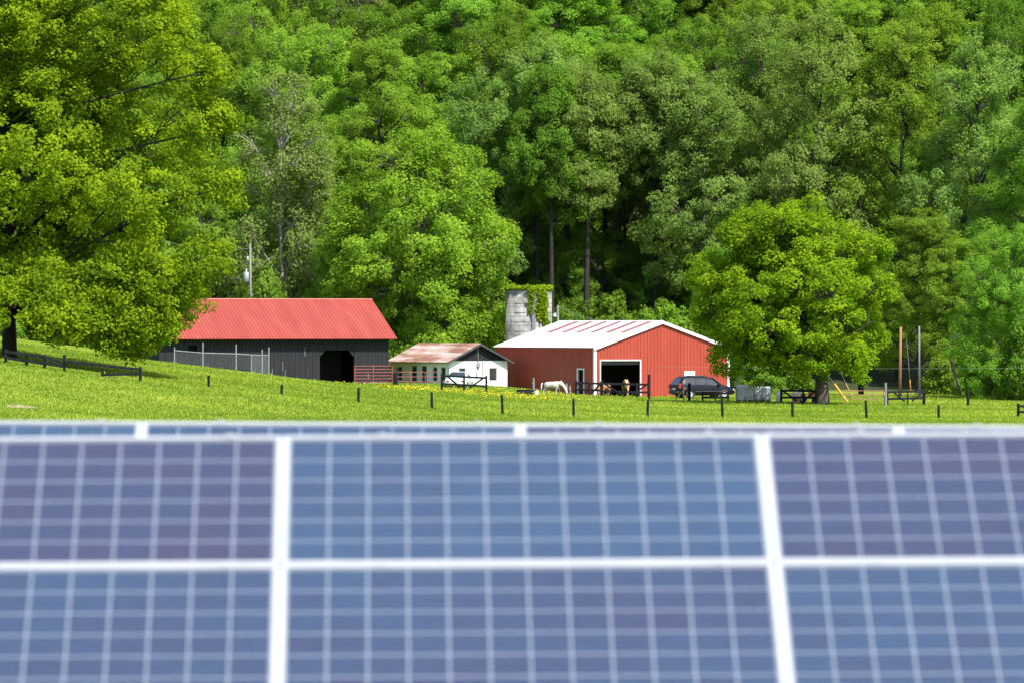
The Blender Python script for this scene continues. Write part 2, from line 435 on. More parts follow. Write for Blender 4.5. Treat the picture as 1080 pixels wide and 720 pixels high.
def quad_object(name, v, f, mat, tint=None, parent=None):
    me = quad_mesh(name, v, f, tint); me.materials.append(mat)
    o = bpy.data.objects.new(name, me); C.objects.link(o)
    if parent: o.parent = parent
    return o
make_ground()

# ------------------------------------------------------------------ leaves and trees
def leaf_quads(rng, pos, out, size, up=.55, outw=.6, rnd=.42, elong=1.5):
    n = len(pos)
    nr = rng.normal(size=(n, 3)); nr /= np.linalg.norm(nr, axis=1, keepdims=True)
    nm = rnd * nr + outw * out + np.array([0, 0, up]); nm /= np.linalg.norm(nm, axis=1, keepdims=True)
    t = np.cross(nm, rng.normal(size=(n, 3))); t /= np.linalg.norm(t, axis=1, keepdims=True) + 1e-9
    b = np.cross(nm, t)
    s = (size * rng.uniform(.6, 1.25, n))[:, None]
    w = s / elong
    v = np.empty((n, 4, 3))
    v[:, 0] = pos - t * s * .5; v[:, 2] = pos + t * s * .5 - nm * s * .18
    off = t * s * rng.uniform(-.12, .12, (n, 1))
    v[:, 1] = pos + b * w * .5 + off; v[:, 3] = pos - b * w * .5 + off
    return v.reshape(-1, 3), np.arange(4 * n).reshape(n, 4)

def crown_profile(kind, t):
    if kind == 'round': return math.sqrt(max(0, 1 - (2 * t - .86) ** 2 / 1.32))
    if kind == 'tall': return (math.sin(math.pi * min(1, (t * .86 + .14))) ** .55) * (1.0 - .25 * t)
    if kind == 'skirt': return min(1, .86 + .5 * t) * math.sqrt(max(0, 1 - max(0, (t - .35) / .66) ** 2.3))
    return 1

def grow_tree(name, seed, H, base, Rad, n_lobes, kind='round', clumps=26, leaves=42, size=.34, trunk_r=.4, leaf='leaf_forest', bark='bark', lobe_k=.42, clump_r=.95, inner=.25, stems=1, twigs=0.35, up=.42, shift=(0, 0), extra=()):
    rng = np.random.default_rng(seed); rr = random.Random(seed)
    ch = H - base
    mb = MB()
    top = Vector((rr.uniform(-.4, .4), rr.uniform(-.4, .4), base + ch * .72))
    top += Vector((shift[0] * .8, shift[1] * .8, 0)); mid = Vector((rr.uniform(-.35, .35), rr.uniform(-.35, .35), base * .6 + ch * .22))
    zf = max(base, .12 * H)
    tr = [Vector((0, 0, -.5)), Vector((0, 0, .15)), Vector((mid.x * .4, mid.y * .4, mid.z * .5)), mid, mid.lerp(top, .5) + Vector((rr.uniform(-.4, .4), rr.uniform(-.4, .4), 0)), top]
    mb.tube(tr, [trunk_r * 1.5, trunk_r * 1.15, trunk_r * .95, trunk_r * .8, trunk_r * .5, trunk_r * .14], 9)
    cen, cr = [], []
    lobes = []
    ga = 2.399963
    for i in range(n_lobes + len(extra)):
        t = (i + .5) / n_lobes
        t = min(.97, max(.03, t + rr.uniform(-.05, .05)))
        rad = Rad * crown_profile(kind, t)
        inn = rr.random() < inner
        k = rr.uniform(.15, .45) if inn else rr.uniform(.62, .80)
        a = i * ga + rr.uniform(-.35, .35)
        lr = Rad * lobe_k * rr.uniform(.72, 1.18) * (.65 + .35 * crown_profile(kind, t))
        c = Vector((math.cos(a) * rad * k + shift[0], math.sin(a) * rad * k + shift[1], base + t * ch - lr * .25))
        if i >= n_lobes:
            e_ = extra[i - n_lobes]; c = Vector(e_[:3]); lr = e_[3]
        lobes.append((c, lr))
        # limb from trunk
        zs = max(base * .75, c.z - rad * k * .75 - .8)
        zs = min(zs, tr[-1].z - .2)
        j = 0
        while j < len(tr) - 2 and tr[j + 1].z < zs: j += 1
        q = (zs - tr[j].z) / max(.01, tr[j + 1].z - tr[j].z)
        s = tr[j].lerp(tr[j + 1], min(1, max(0, q)))
        m1 = s.lerp(c, .5) + Vector((rr.uniform(-.5, .5), rr.uniform(-.5, .5), rr.uniform(-.2, .6))) * min(1, Rad / 6)
        r0 = trunk_r * rr.uniform(.26, .42)
        mb.tube([s, m1, c, c + (c - m1).normalized() * lr * .5], [r0, r0 * .65, r0 * .32, .02], 6, cap=False)
        nc = max(6, int(clumps * (lr / (Rad * lobe_k)) ** 2 * (2.2 if i >= n_lobes else 1)))
        d = rng.normal(size=(nc, 3)); d /= np.linalg.norm(d, axis=1, keepdims=True)
        d[:, 2] = d[:, 2] * .85 + .12
        o2 = np.array([c.x, c.y, 0]); n2 = np.linalg.norm(o2)
        if n2 > .1: d += .35 * o2 / n2
        d /= np.linalg.norm(d, axis=1, keepdims=True)
        u = rng.uniform(.45, 1.08, (nc, 1)) ** .7
        p = np.array(c)[None] + d * u * lr * np.array([1, 1, .82])
        cen.append(p); cr.append(rng.uniform(.65, 1.2, nc) * clump_r)
        for q2 in range(nc):
            if rr.random() < twigs:
                e = Vector(p[q2]); a0 = c.lerp(s, .15)
                mb.tube([a0, a0.lerp(e, .5) + Vector((0, 0, .2)), e], [.06, .04, .015], 4, cap=False)
    cen = np.concatenate(cen); cr = np.concatenate(cr)
    ctint = rng.uniform(0, 1, len(cen))
    n = len(cen)
    nl = (1.75 * leaves * (cr / clump_r) ** 2).astype(int) + 4
    idx = np.repeat(np.arange(n), nl)
    d = rng.normal(size=(len(idx), 3)); d /= np.linalg.norm(d, axis=1, keepdims=True)
    pos = cen[idx] + d * (rng.uniform(.15, 1, (len(idx), 1)) ** .5) * cr[idx][:, None] * np.array([1, 1, .78])
    axis = np.stack([np.zeros(n), np.zeros(n), np.full(n, base + ch * .4)], 1)
    o = cen - axis; o /= np.linalg.norm(o, axis=1, keepdims=True) + 1e-6
    out = o[idx] * .6 + d * .5
    v, f = leaf_quads(rng, pos, out, size, up=up)
    tint = np.clip(.55 * ctint[idx] + .45 * rng.uniform(0, 1, len(idx)), 0, 1)
    trunk = mb.mesh(name + '_trunk'); trunk.materials.append(M[bark]); trunk.shade_smooth()
    crown = quad_mesh(name + '_crown', v, f, tint); crown.materials.append(M[leaf])
    return trunk, crown

def place_tree(kind, meshes, loc, rz, label, name='broadleaf_tree', group=None, sc=(1, 1, 1), leaf=None, cat='tree'):
    t = thing(name, label, cat, loc, rz, group); t.scale = sc
    for nm, me in zip(('trunk', 'crown'), meshes):
        o = bpy.data.objects.new(nm, me); C.objects.link(o); o.parent = t
    return t

# variants (nominal sizes in metres)
TALL = [grow_tree('tall_a', 11, 30, 9, 7.0, 30, 'tall', leaf='leaf_dull', bark='bark_dark', clumps=24, leaves=80, size=.25),
        grow_tree('tall_b', 12, 30, 7, 7.5, 32, 'tall', leaf='leaf_forest', bark='bark_dark', clumps=24, leaves=80, size=.25),
        grow_tree('tall_c', 13, 30, 10, 6.5, 28, 'tall', leaf='leaf_dull', bark='bark', clumps=24, leaves=70, size=.25),
        grow_tree('tall_d', 14, 30, 4, 7.5, 34, 'tall', leaf='leaf_forest', bark='bark_dark', clumps=24, leaves=80, size=.25)]
BARE = [grow_tree('bare_a', 15, 30, 18.0, 6.6, 22, 'tall', leaf='leaf_dull', bark='bark_dark', clumps=26, leaves=82, size=.25, trunk_r=.36),
        grow_tree('bare_b', 16, 30, 17.0, 6.2, 22, 'tall', leaf='leaf_forest', bark='bark_dark', clumps=26, leaves=82, size=.25, trunk_r=.33)]
ROUND = [grow_tree('round_a', 21, 20, 2.5, 8, 30, 'round', leaf='leaf_forest', clumps=24, leaves=84, size=.26, trunk_r=.38),
         grow_tree('round_b', 22, 20, 3.0, 8, 26, 'round', leaf='leaf_forest', clumps=26, leaves=82, size=.25, trunk_r=.38),
         grow_tree('round_c', 23, 20, 2.0, 8, 28, 'round', leaf='leaf_shrub', clumps=26, leaves=82, size=.25, trunk_r=.38)]
OAK = grow_tree('oak', 24, 20, 1.6, 8, 40, 'round', leaf='leaf_oak', clumps=26, leaves=84, size=.25, trunk_r=.38, lobe_k=.36, inner=.3)
AIRY = grow_tree('airy', 31, 21, 2.0, 5.2, 40, 'tall', leaf='leaf_airy', bark='bark_pale', clumps=24, leaves=24, size=.26, trunk_r=.22, lobe_k=.36, clump_r=.75, twigs=.6)
SHRUB = [grow_tree('shrub_a', 41, 4.5, .3, 2.8, 12, 'round', leaf='leaf_shrub', clumps=16, leaves=40, size=.28, trunk_r=.09, clump_r=.65),
         grow_tree('shrub_b', 42, 4.0, .2, 2.6, 11, 'round', leaf='leaf_forest', clumps=16, leaves=40, size=.26, trunk_r=.08, clump_r=.6)]

def put(kind, px, Y, top_py, w_px, nomH, nomR, label, rz=0, name='broadleaf_tree', group=None, cat='tree'):
    x = PX(px, Y); z = gz(x, Y); top = -(top_py - HY) / F * Y
    sz = (top - z) / nomH; sx = (w_px / F * Y) / (2 * nomR)
    return place_tree(name, kind, (x, Y, z), rz, label, name, group, (sx, sx, sz), cat=cat)

# big maple at the left edge, and the bright tree at right
MAPLE = grow_tree('maple', 51, 31, 4.0, 13.4, 96, 'skirt', leaf='leaf_maple', bark='bark_dark', clumps=34, leaves=64, size=.25, trunk_r=.42, lobe_k=.27, clump_r=.85, inner=.36, twigs=.15, extra=[(8.0, -3, 2.0, 1.8), (7.2, -5.5, 1.8, 1.8), (9.4, -2, 3.6, 2.0), (8.4, -1, 3.2, 2.0), (9.0, -4, 1.3, 1.3), (8.0, -4, .9, 1.3), (9.1, -3.5, 2.6, 1.4), (12.2, -3, 6.6, 1.9), (12.4, -2, 15.2, 2.1), (12.7, -2, 11.2, 2.1), (11.6, -2, 19.0, 2.2), (5.2, -6.5, 2.6, 1.8), (3.4, -8, 3.4, 2.0), (5, -4, 4.2, 2.2), (8, -5, 3.8, 2.2), (9.6, -4, 4.9, 2.3), (7.6, -5, 1.3, 1.5), (6.5, -6, 5.6, 2.4), (3, -7, 4.9, 2.2), (8.6, -5, 2.4, 1.6), (1, -8.5, 3.4, 2.2), (-3, -8.5, 3.2, 2.2), (3.6, -9, 2.4, 1.7), (4.4, -6, 2.6, 1.6), (8.6, -3, 5.8, 2.4)])
x = PX(10, 414)
place_tree('maple_tree', MAPLE, (x, 414, gz(x, 414)), 0, 'huge bright yellow-green maple filling the left side above the leaning dark fence', 'maple_tree', sc=(1.09, 1.09, 1.0))
BRIGHT = grow_tree('bright', 57, 14.2, 3.3, 7.3, 56, 'round', leaf='leaf_bright', bark='bark', clumps=26, leaves=54, size=.235, trunk_r=.46, lobe_k=.32, clump_r=.72, inner=.26, twigs=.5, shift=(-2.5, 0), extra=[(-6, -1, 12.4, 1.7), (-1.2, 0, 14.3, 1.5), (3.3, -1, 11.6, 1.8), (-8.4, -1, 9.4, 1.6), (3.8, -1, 8.3, 1.6), (-6.6, -3, 5.2, 1.7), (-3.4, -3, 13.6, 1.3), (-8.6, -1, 6.6, 1.2), (2.2, -4, 3.4, 1.3)])
x = PX(868, 458)
place_tree('maple_tree', BRIGHT, (x, 458, gz(x, 458)), 0, 'lone rounded lime-green tree with a stout grey trunk standing right of the red barn', 'maple_tree')

put(AIRY, 300, 538, 76, 135, 21, 5.2, 'slender pale grey-green tree with thin visible stems behind the red-roofed barn', .4)
put(OAK, 446, 533, 143, 218, 20, 8, 'broad round-headed green tree between the black barn and the silo', 1.3)
put(ROUND[1], 352, 532, 262, 70, 20, 8, 'small leafy tree just above the right half of the red roof', 2.0)
put(SHRUB[0], 275, 528, 292, 60, 4.5, 2.8, 'low dark bush behind the red roof beside the transformer pole', .3, 'bush', cat='bush')
front = [
 (0, 505, 560, 78, 130, 'tall tree rising behind the round-headed tree left of the silo'),
 (2, 742, 558, 78, 140, 'full tall tree behind the right slope of the red barn'),
 (2, 800, 566, 18, 130, 'very tall tree directly above the lone lime-green tree, left of its twin'),
 (0, 862, 556, 12, 150, 'very tall tree directly above the lone lime-green tree, the right twin'),
 (3, 948, 556, 22, 150, 'tall tree rising behind the orange-brown utility pole'),
 (0, 1030, 548, 40, 150, 'tall tree rising behind the broken leaning trunk near the right edge'),
 (3, 1100, 540, 90, 150, 'tall tree cut by the right edge of the view')]
for k, px, Y, ty, w, lab in front:
    put(TALL[k], px, Y, ty, w, 30, (7.0, 7.5, 6.5, 7.5)[k], lab, k * 1.7 + px * .37)
bare = [(0, 566, 562, 48, 130, 'bare-stemmed tall tree whose dark trunk rises just right of the silo'),
 (1, 598, 570, 40, 125, 'bare-stemmed tall tree above the left end of the white barn roof'),
 (0, 618, 558, 75, 120, 'bare-stemmed tall tree with a dark trunk above the middle of the white barn roof'),
 (1, 652, 566, 48, 130, 'bare-stemmed tall tree above the barn ridge end nearest the camera'),
 (0, 690, 560, 62, 135, 'bare-stemmed tall tree rising behind the peak of the red gable')]
bare += [(1, 582, 556, 70, 105, 'slim bare-stemmed tree standing between the silo and its taller neighbour'), (0, 640, 572, 55, 110, 'slim bare-stemmed tree deep in the dark gap above the white roof'), (1, 710, 568, 60, 110, 'slim bare-stemmed tree behind the right shoulder of the red gable')]
for px, Y, ty, w, lab in ((578, 563, 255, 80, 'leafy young tree in the shaded gap just right of the silo'), (632, 564, 245, 95, 'leafy young tree deep in the shade above the white barn roof'), (682, 563, 262, 85, 'leafy young tree in the shade behind the peak of the red gable')):
    put(ROUND[2], px, Y, ty, w, 20, 8, lab, px * .3)
for k, px, Y, ty, w, lab in bare:
    put(BARE[k], px, Y, ty, w, 30, (6.6, 6.2)[k], lab, px * .41)
# right lower edge of the wood
put(TALL[1], 968, 514, 225, 120, 30, 7.5, 'dark green tree behind the two utility poles', .5)
put(TALL[3], 1022, 516, 250, 105, 30, 7.5, 'shady dark tree behind the broken leaning trunk', 2.2)
put(ROUND[1], 1068, 482, 240, 130, 20, 8, 'leafy tree at the right edge with low branches over the grass', 4.2)
put(ROUND[2], 770, 540, 262, 95, 20, 8, 'dark tree between the red barn and the lone lime-green tree', 3.2)
put(TALL[1], 908, 520, 262, 110, 30, 7.5, 'dark tree peeking out right of the lime-green crown', 5.2)
# understorey
us = [(15, 545, 300, 90), (90, 548, 290, 90), (170, 545, 285, 80), (235, 545, 268, 70), (600, 548, 328, 50), (640, 550, 318, 60), (668, 552, 330, 50), (705, 552, 325, 60), (735, 560, 300, 70), (545, 548, 330, 40), (835, 535, 350, 60), (1000, 508, 372, 60), (1045, 488, 378, 55), (1085, 478, 350, 60), (800, 530, 380, 50), (1030, 500, 385, 50)]
for i, (px, Y, ty, w) in enumerate(us):
    k = i % 2
    put(SHRUB[k], px, Y, ty, w, (4.5, 4.0)[k], (2.8, 2.6)[k], 'bushy undergrowth shrub in the shade along the foot of the wood', i * 1.3, 'bush', 'undergrowth shrubs at the foot of the wood', 'bush')

# hillside wood, tree by tree
rw = random.Random(77)
cnt = 0
for row, Y0 in enumerate(np.arange(574, 676, 9.5)):
    half = 540 / F * Y0 + 9
    n = int(2 * half / 9.2)
    for i in range(n + 1):
        X = -half + (i + .5 * (row % 2)) * 2 * half / n + rw.uniform(-2.4, 2.4)
        Y = Y0 + rw.uniform(-3, 3)
        px = X / Y * F + 540
        z = gz(X, Y)
        r_ = rw.random()
        h = rw.uniform(15, 23)
        s = rw.uniform(.85, 1.2)
        if r_ < .62:
            me = ROUND[rw.choice((0, 0, 1, 1, 2))]; sc = (s * .8, s * .8, h / 20)
        elif r_ < .92:
            me = TALL[rw.choice((1, 3))]; sc = (s * .85, s * .85, h * 1.1 / 30)
        else:
            me = AIRY; sc = (s, s, h / 21)
        if Y0 < 585 and px > 440: sc = (sc[0], sc[1], sc[2] * .8)
        lab = 'leafy green tree among the many crowded on the upper wooded hillside' if Y0 > 625 else 'leafy green tree among the many crowded on the lower wooded hillside'
        grp = 'trees on the upper hillside' if Y0 > 625 else 'trees on the lower hillside'
        place_tree('t', me, (X, Y, z), rw.uniform(0, 6.28), lab, 'woodland_tree', grp, sc)
        cnt += 1

# ------------------------------------------------------------------ grass
def make_grass():
    rng = np.random.default_rng(3)
    n = 230000
    Y = rng.uniform(318, 515, n); px = rng.uniform(-120, 1200, n)
    X = (px - 540) / F * Y
    ok = np.ones(n, bool)
    for (bx, by, ang, x0, x1, y0, y1) in FOOT:
        dx, dy = X - bx, Y - by; c, s = math.cos(ang), math.sin(ang)
        lx, ly = dx * c + dy * s, -dx * s + dy * c
        ok &= ~((lx > x0) & (lx < x1) & (ly > y0) & (ly < y1))
    X, Y = X[ok], Y[ok]; n = len(X)
    Z = GZ(X, Y)
    # patchiness
    pat = np.sin(X * .21 + 1.3 * np.sin(Y * .11)) + np.sin(Y * .33 + X * .13) + .8 * np.sin(X * .83 + Y * .47) + .6 * np.sin(X * 2.1 - Y * 1.3)
    h = (.085 + .022 * np.clip(pat, -2, 3)) * rng.uniform(.6, 1.5, n)
    h[rng.random(n) < .03] *= 1.7
    # weeds left standing round the posts and along the gates
    for (wx, wy, wr) in WEEDS:
        k_ = np.hypot(X - wx, (Y - wy) * .5) < wr
        h[k_] *= rng.uniform(.7, 1.5, k_.sum())
    v, f, tn = [], [], []
    for b in range(3):
        a = rng.uniform(0, 2 * math.pi, n); ln = rng.uniform(.3, 1.4, n) * h
        w = rng.uniform(.015, .045, n)
        bx = X + rng.normal(0, .09, n); by = Y + rng.normal(0, .09, n)
        ca, sa = np.cos(a), np.sin(a)
        q = np.empty((n, 4, 3))
        q[:, 0] = np.stack([bx - sa * w, by + ca * w, Z - .03], 1); q[:, 1] = np.stack([bx + sa * w, by - ca * w, Z - .03], 1)
        q[:, 2] = np.stack([bx + sa * w * .35 + ca * ln, by - ca * w * .35 + sa * ln, Z + h], 1)
        q[:, 3] = np.stack([bx - sa * w * .35 + ca * ln, by + ca * w * .35 + sa * ln, Z + h], 1)
        v.append(q.reshape(-1, 3)); tn.append(np.clip(.36 + .17 * pat + rng.normal(0, .24, n), 0, 1))
    v = np.concatenate(v); f = np.arange(len(v)).reshape(-1, 4)
    o = quad_object('grass', v, f, M['blade'], np.concatenate(tn))
    o['kind'] = 'stuff'; o['label'] = 'bright green meadow grass over the field and the bank'; o['category'] = 'grass'
def make_flowers():
    rng = np.random.default_rng(8)
    n = 1300
    px = np.concatenate([rng.normal(500, 45, n // 2), rng.normal(440, 30, n // 4), rng.normal(570, 28, n // 4)])
    Y = rng.uniform(445, 492, len(px))
    cl = np.sin(px * .16 + Y * .5) + np.sin(px * .37 - Y * .9)
    k = cl > .1
    px, Y = px[k], Y[k]
    X = (px - 540) / F * Y; Z = GZ(X, Y) + rng.uniform(.12, .28, len(X))
    pos = np.stack([X, Y, Z], 1); out = np.tile([0, -.7, .6], (len(X), 1))
    v, f = leaf_quads(rng, pos, out, .11, up=.7, elong=1.1)
    o = quad_object('buttercup_flowers', v, f, M['petal'], rng.uniform(0, 1, len(f)))
    o['kind'] = 'stuff'; o['label'] = 'drift of yellow buttercups in the grass before the white shed'; o['category'] = 'flowers'
FOOT = []; WEEDS = []

# ------------------------------------------------------------------ building helpers
def wall_rects(mb, u0, u1, top, openings, T, thick, inward):
    """wall in its own (u, z) plane; T maps (u, depth, z) to local; openings (ua, ub, za, zb)"""
    us = sorted({u0, u1, *[o[0] for o in openings], *[o[1] for o in openings], *getattr(top, 'splits', [])})
    for a, b in zip(us[:-1], us[1:]):
        m = (a + b) / 2
        ops = sorted([(o[2], o[3]) for o in openings if o[0] <= m <= o[1]])
        z = 0.0; spans = []
        for (za, zb) in ops:
            if za > z + .01: spans.append((z, z, za, za))
            z = zb
        spans.append((z, z, top(a), top(b)))
        for (a0, b0, a1, b1) in spans:
            mb.hexa([T(a, 0, a0), T(b, 0, b0), T(b, thick, b0), T(a, thick, a0), T(a, 0, a1), T(b, 0, b1), T(b, thick, b1), T(a, thick, a1)])
def ribs(mb, u0, u1, step, top, openings, T, w, d, zlo=0.0):
    u = u0 + step / 2
    while u < u1:
        ops = sorted([(o[2], o[3]) for o in openings if o[0] - w < u < o[1] + w])
        z = zlo; tp = top(u) - .02
        sp = []
        for (za, zb) in ops:
            if za - .03 > z + .03: sp.append((z, za - .03))
            z = zb + .03
        if tp > z: sp.append((z, tp))
        for (a, b) in sp:
            mb.hexa([T(u - w / 2, .01, a), T(u + w / 2, .01, a), T(u + w / 4, -d, a), T(u - w / 4, -d, a), T(u - w / 2, .01, b), T(u + w / 2, .01, b), T(u + w / 4, -d, b), T(u - w / 4, -d, b)])
        u += step
class Top:
    def __init__(self, fn, splits=()): self.fn = fn; self.splits = list(splits)
    def __call__(self, u): return self.fn(u)
def ribbed_roof(mb, e0, e1, r0, r1, step, hgt, w, thick=.04):
    """sheet from eave line e0-e1 up to ridge line r0-r1 with raised ribs"""
    e0, e1, r0, r1 = map(Vector, (e0, e1, r0, r1))
    n = (e1 - e0).cross(r0 - e0).normalized()
    if n.z < 0: n = -n
    mb.hexa([e0, e1, r1, r0, e0 + n * thick, e1 + n * thick, r1 + n * thick, r0 + n * thick])
    L = (e1 - e0).length; k = int(L / step)
    for i in range(k + 1):
        t = (i + .5) / (k + 1)
        a = e0.lerp(e1, t) + n * thick; b = r0.lerp(r1, t) + n * thick; s = (e1 - e0).normalized() * w / 2
        mb.hexa([a - s - n * .01, a + s - n * .01, a + s * .5 + n * hgt, a - s * .5 + n * hgt, b - s - n * .01, b + s - n * .01, b + s * .5 + n * hgt, b - s * .5 + n * hgt])

# ---- black barn with the red roof
def black_barn():
    b = R(20); Y0 = 505.0; L = 19.6
    fr = P(410, 404, Y0); zb = -5.25
    ox = fr.x - L * math.cos(b); oy = Y0 - L * math.sin(b)
    FOOT.append((ox, oy, b, -.1, L + .1, -.1, 11.4))
    t = thing('barn', 'long black board barn with a red metal roof', 'barn', (ox, oy, zb), b)
    D = 11.4; hf = -1.02 - zb; rise = 2.85; ov = .7
    eave = hf + .0
    door = (L - 5.95, L - 3.0, .0, 3.0)      # u range measured from the left end
    win = (L - 17.15, L - 16.4, 2.75, 3.4)
    win2 = (L - 16.0, L - 15.4, 3.0, 3.12)
    T = lambda u, d, z: (u, d, z)
    mb = MB(); top = Top(lambda u: eave)
    wall_rects(mb, 0, L, top, [door, win], T, .15, 1)
    # chamfered upper corners of the doorway
    for x, s in ((door[0], 1), (door[1], -1)):
        mb.prism([(x, .02, 3.0), (x, .02, 2.45), (x + s * .5, .02, 3.0)], (0, .1, 0))
    rg = random.Random(4)
    ribs(mb, 0, L, .3, top, [door, win], T, .05, .03)
    for u in (L,):
        T2 = lambda d, q, z: (L - q, d, z)
        gt = Top(lambda d: eave + rise * (1 - abs(d - D / 2) / (D / 2)) - .05, [D / 2])
        wall_rects(mb, .15, D, gt, [], T2, .15, 1); ribs(mb, .15, D, .3, gt, [], lambda d, q, z: (L - q, d, z), .05, .03)
        wall_rects(mb, .15, D, gt, [], lambda d, q, z: (q, d, z), .15, 1)
    T3 = lambda u, q, z: (u, D - q, z)
    wall_rects(mb, .15, L - .15, top, [], T3, .15, 1)
    mb.build('wall', M['black_board'], t)
    k = ov / (D / 2) * rise
    rf = MB()
    ribbed_roof(rf, (-.5, -ov, eave - k), (L + .5, -ov, eave - k), (-.5, D / 2, eave + rise), (L + .5, D / 2, eave + rise), .3, .035, .09)
    ribbed_roof(rf, (-.5, D + ov, eave - k), (L + .5, D + ov, eave - k), (-.5, D / 2, eave + rise), (L + .5, D / 2, eave + rise), .3, .035, .09)
    r = rf.build('roof', M['red_roof'], t)
    MB().tube([(-.5, D / 2, eave + rise + .05), (L + .5, D / 2, eave + rise + .05)], .09, 8).build('ridge_cap', M['red_roof'], r)
    MB().box(.2, L - .2, .2, D - .2, .02, .06).build('floor', M['interior_shade'], t)
    d = MB()
    d.box(door[0] - .02, door[1] + .02, 3.2, 3.3, 0, 3.6)
    d.build('shade_backdrop', M['interior_shade'], t)  # near-black sheet behind the doorway, painted as the shade inside
    MB().box(win[0] - .3, win[1] + .3, .5, .55, 1.5, eave).build('window_shade_sheet', M['interior_shade'], t)  # dark sheet behind the window opening, its colour standing in for shade
    MB().box(win2[0], win2[1], -.045, -.035, win2[2], win2[3]).build('vent_slot', M['interior_shade'], t)
    f = MB(); 
    for i in range(60):
        u = L - 12 + i * .2
        if door[0] - .2 < u < door[1]: continue
        f.box(u, u + .2, -.05 - .02 * rg.random(), .06, -.3, .25 + .18 * rg.random())
    f.build('stone_footing', M['foundation'], t)
    MB().box(door[0] - 2.3, door[0] - 1.5, -.10, -.055, .18, .42).build('pale_board', M['pale_wood'], t)
    s = MB()
    for u, z0, z1 in ((door[0] - 3.2, 1.3, 2.1), (door[0] - 3.0, .9, 1.4), (door[0] - 4.1, .8, 1.5), (door[0] - 1.3, 2.5, 3.3), (door[0] - 4.4, 1.1, 1.3), (door[1] + 1.2, .6, 1.1)):
        s.box(u, u + .05, -.036, -.031, z0, z1)
    s.build('bare_streak', M['pole_grey'], t)
    # lean boards for barn base
black_barn()

# ---- white shed
def white_shed():
    a = R(28); Y0 = 503.0
    c = P(474, 405, Y0); zb = -5.25
    W, L, eh, rise = 5.35, 10.3, 2.13, 1.32
    FOOT.append((c.x, Y0, a, -.1, W + .1, -.1, L + .1))
    t = thing('shed', 'small whitewashed shed with a rusty tin roof and dark gable', 'shed', (c.x, Y0, zb), a)
    gt = Top(lambda u: eh, [])
    wins = [(.86, 1.52, .52, 1.55), (3.66, 4.42, .48, 1.55)]
    mb = MB()
    T = lambda u, d, z: (u, d, z)
    wall_rects(mb, 0, W, gt, wins, T, .18, 1)
    ops = []
    for px, hgt, lo in ((467, 1.62, .5), (458, 1.62, .5), (446, 1.7, .35), (435, 1.7, .35), (419, 1.62, .5)):
        y = (474 - px) * .163
        w = .50 if px in (435, 446) else .42
        ops.append((y - w, y + w, lo, hgt))
    TL = lambda u, d, z: (d, u, z)
    wall_rects(mb, .18, L, Top(lambda u: eh), ops, TL, .18, 1)
    wall_rects(mb, .18, L, Top(lambda u: eh), [], lambda u, d, z: (W - d, u, z), .18, 1)
    wall_rects(mb, .18, W - .18, gt, [], lambda u, d, z: (u, L - d, z), .18, 1)
    mb.build('wall', M['white_wall'], t)
    MB().box(.2, W - .2, .2, L - .2, .02, .05).build('floor', M['interior_shade'], t)
    MB().box(.5, W - .5, 1.2, 1.25, 0, eh).build('shade_backdrop', M['interior_shade'], t)  # dark sheets behind the windows, indoor shade put into their colour
    MB().box(2.4, 2.45, 1.4, L - .4, 0, eh).build('shade_backdrop', M['interior_shade'], t)
    for (u0, u1, z0, z1) in wins:
        f = MB(); w = .06
        f.box(u0, u1, .05, .12, z0, z0 + w).box(u0, u1, .05, .12, z1 - w, z1).box(u0, u0 + w, .05, .12, z0 + w, z1 - w).box(u1 - w, u1, .05, .12, z0 + w, z1 - w)
        fo = f.build('window', M['trim_grey'], t)
        MB().box(u0 + w, u1 - w, .075, .085, z0 + w, z1 - w).build('pane', M['glass_dark'], fo)
    for (u0, u1, z0, z1) in ops:
        f = MB(); w = .05
        f.box(.06, .12, u0, u1, z1 - w, z1).box(.06, .12, u0, u0 + w, z0, z1 - w).box(.06, .12, u1 - w, u1, z0, z1 - w)
        fo = f.build('window', M['trim_grey'], t)
        MB().box(.09, .1, u0 + w, u1 - w, z0, z1 - w).build('pane', M['glass_dark'], fo)
    g = MB(); ov = .12
    g.prism([(-.05, -.03, eh), (W + .05, -.03, eh), (W / 2, -.03, eh + rise)], (0, .16, 0))
    ribs(g, 0, W, .2, Top(lambda u: eh + rise * (1 - abs(u - W / 2) / (W / 2))), [], lambda u, d, z: (u, d - .03, z), .03, .02, eh + .02)
    g.build('gable', M['black_board'], t)
    g2 = MB(); g2.prism([(0, L - .15, eh), (W, L - .15, eh), (W / 2, L - .15, eh + rise)], (0, .15, 0)); g2.build('gable', M['black_board'], t)
    o = .42; k = o / (W / 2) * rise
    for s in (0, 1):
        r = MB(); ex = -o if s == 0 else W + o
        ribbed_roof(r, (ex, -.4, eh - k + .06), (ex, L + .4, eh - k + .06), (W / 2, -.4, eh + rise + .06), (W / 2, L + .4, eh + rise + .06), .22, .025, .07, .03)
        ro = r.build('roof', M['rust_roof'], t)
        if s == 0:
            n = 16
            for i in range(n):
                y = -.2 + i * (L + .4) / (n - 1)
                MB().box(-.36, -.01, y - .04, y + .04, eh - .2, eh - .06).build('rafter_tail', M['tan_wood'], ro)
    fb = MB()
    fb.bar((-o, -.43, eh - k), (W / 2, -.43, eh + rise), .05, .15).bar((W + o, -.43, eh - k), (W / 2, -.43, eh + rise), .05, .15)
    fb.build('fascia_board', M['dark_grey'], t)
    m = MB(); m.tube([(2.5, -.06, .75), (2.5, -.06, 1.2), (2.62, -.06, 1.45), (2.6, -.06, 3.1)], .035, 6); m.tube([(3.05, -.05, .9), (3.05, -.05, 2.2)], .02, 6)
    m.build('conduit', M['pole_grey'], t)
    MB().box(2.5, 2.78, -.16, -.01, 1.62, 2.02).build('electric_meter', M['galv'], t, bevel=.03)
white_shed()

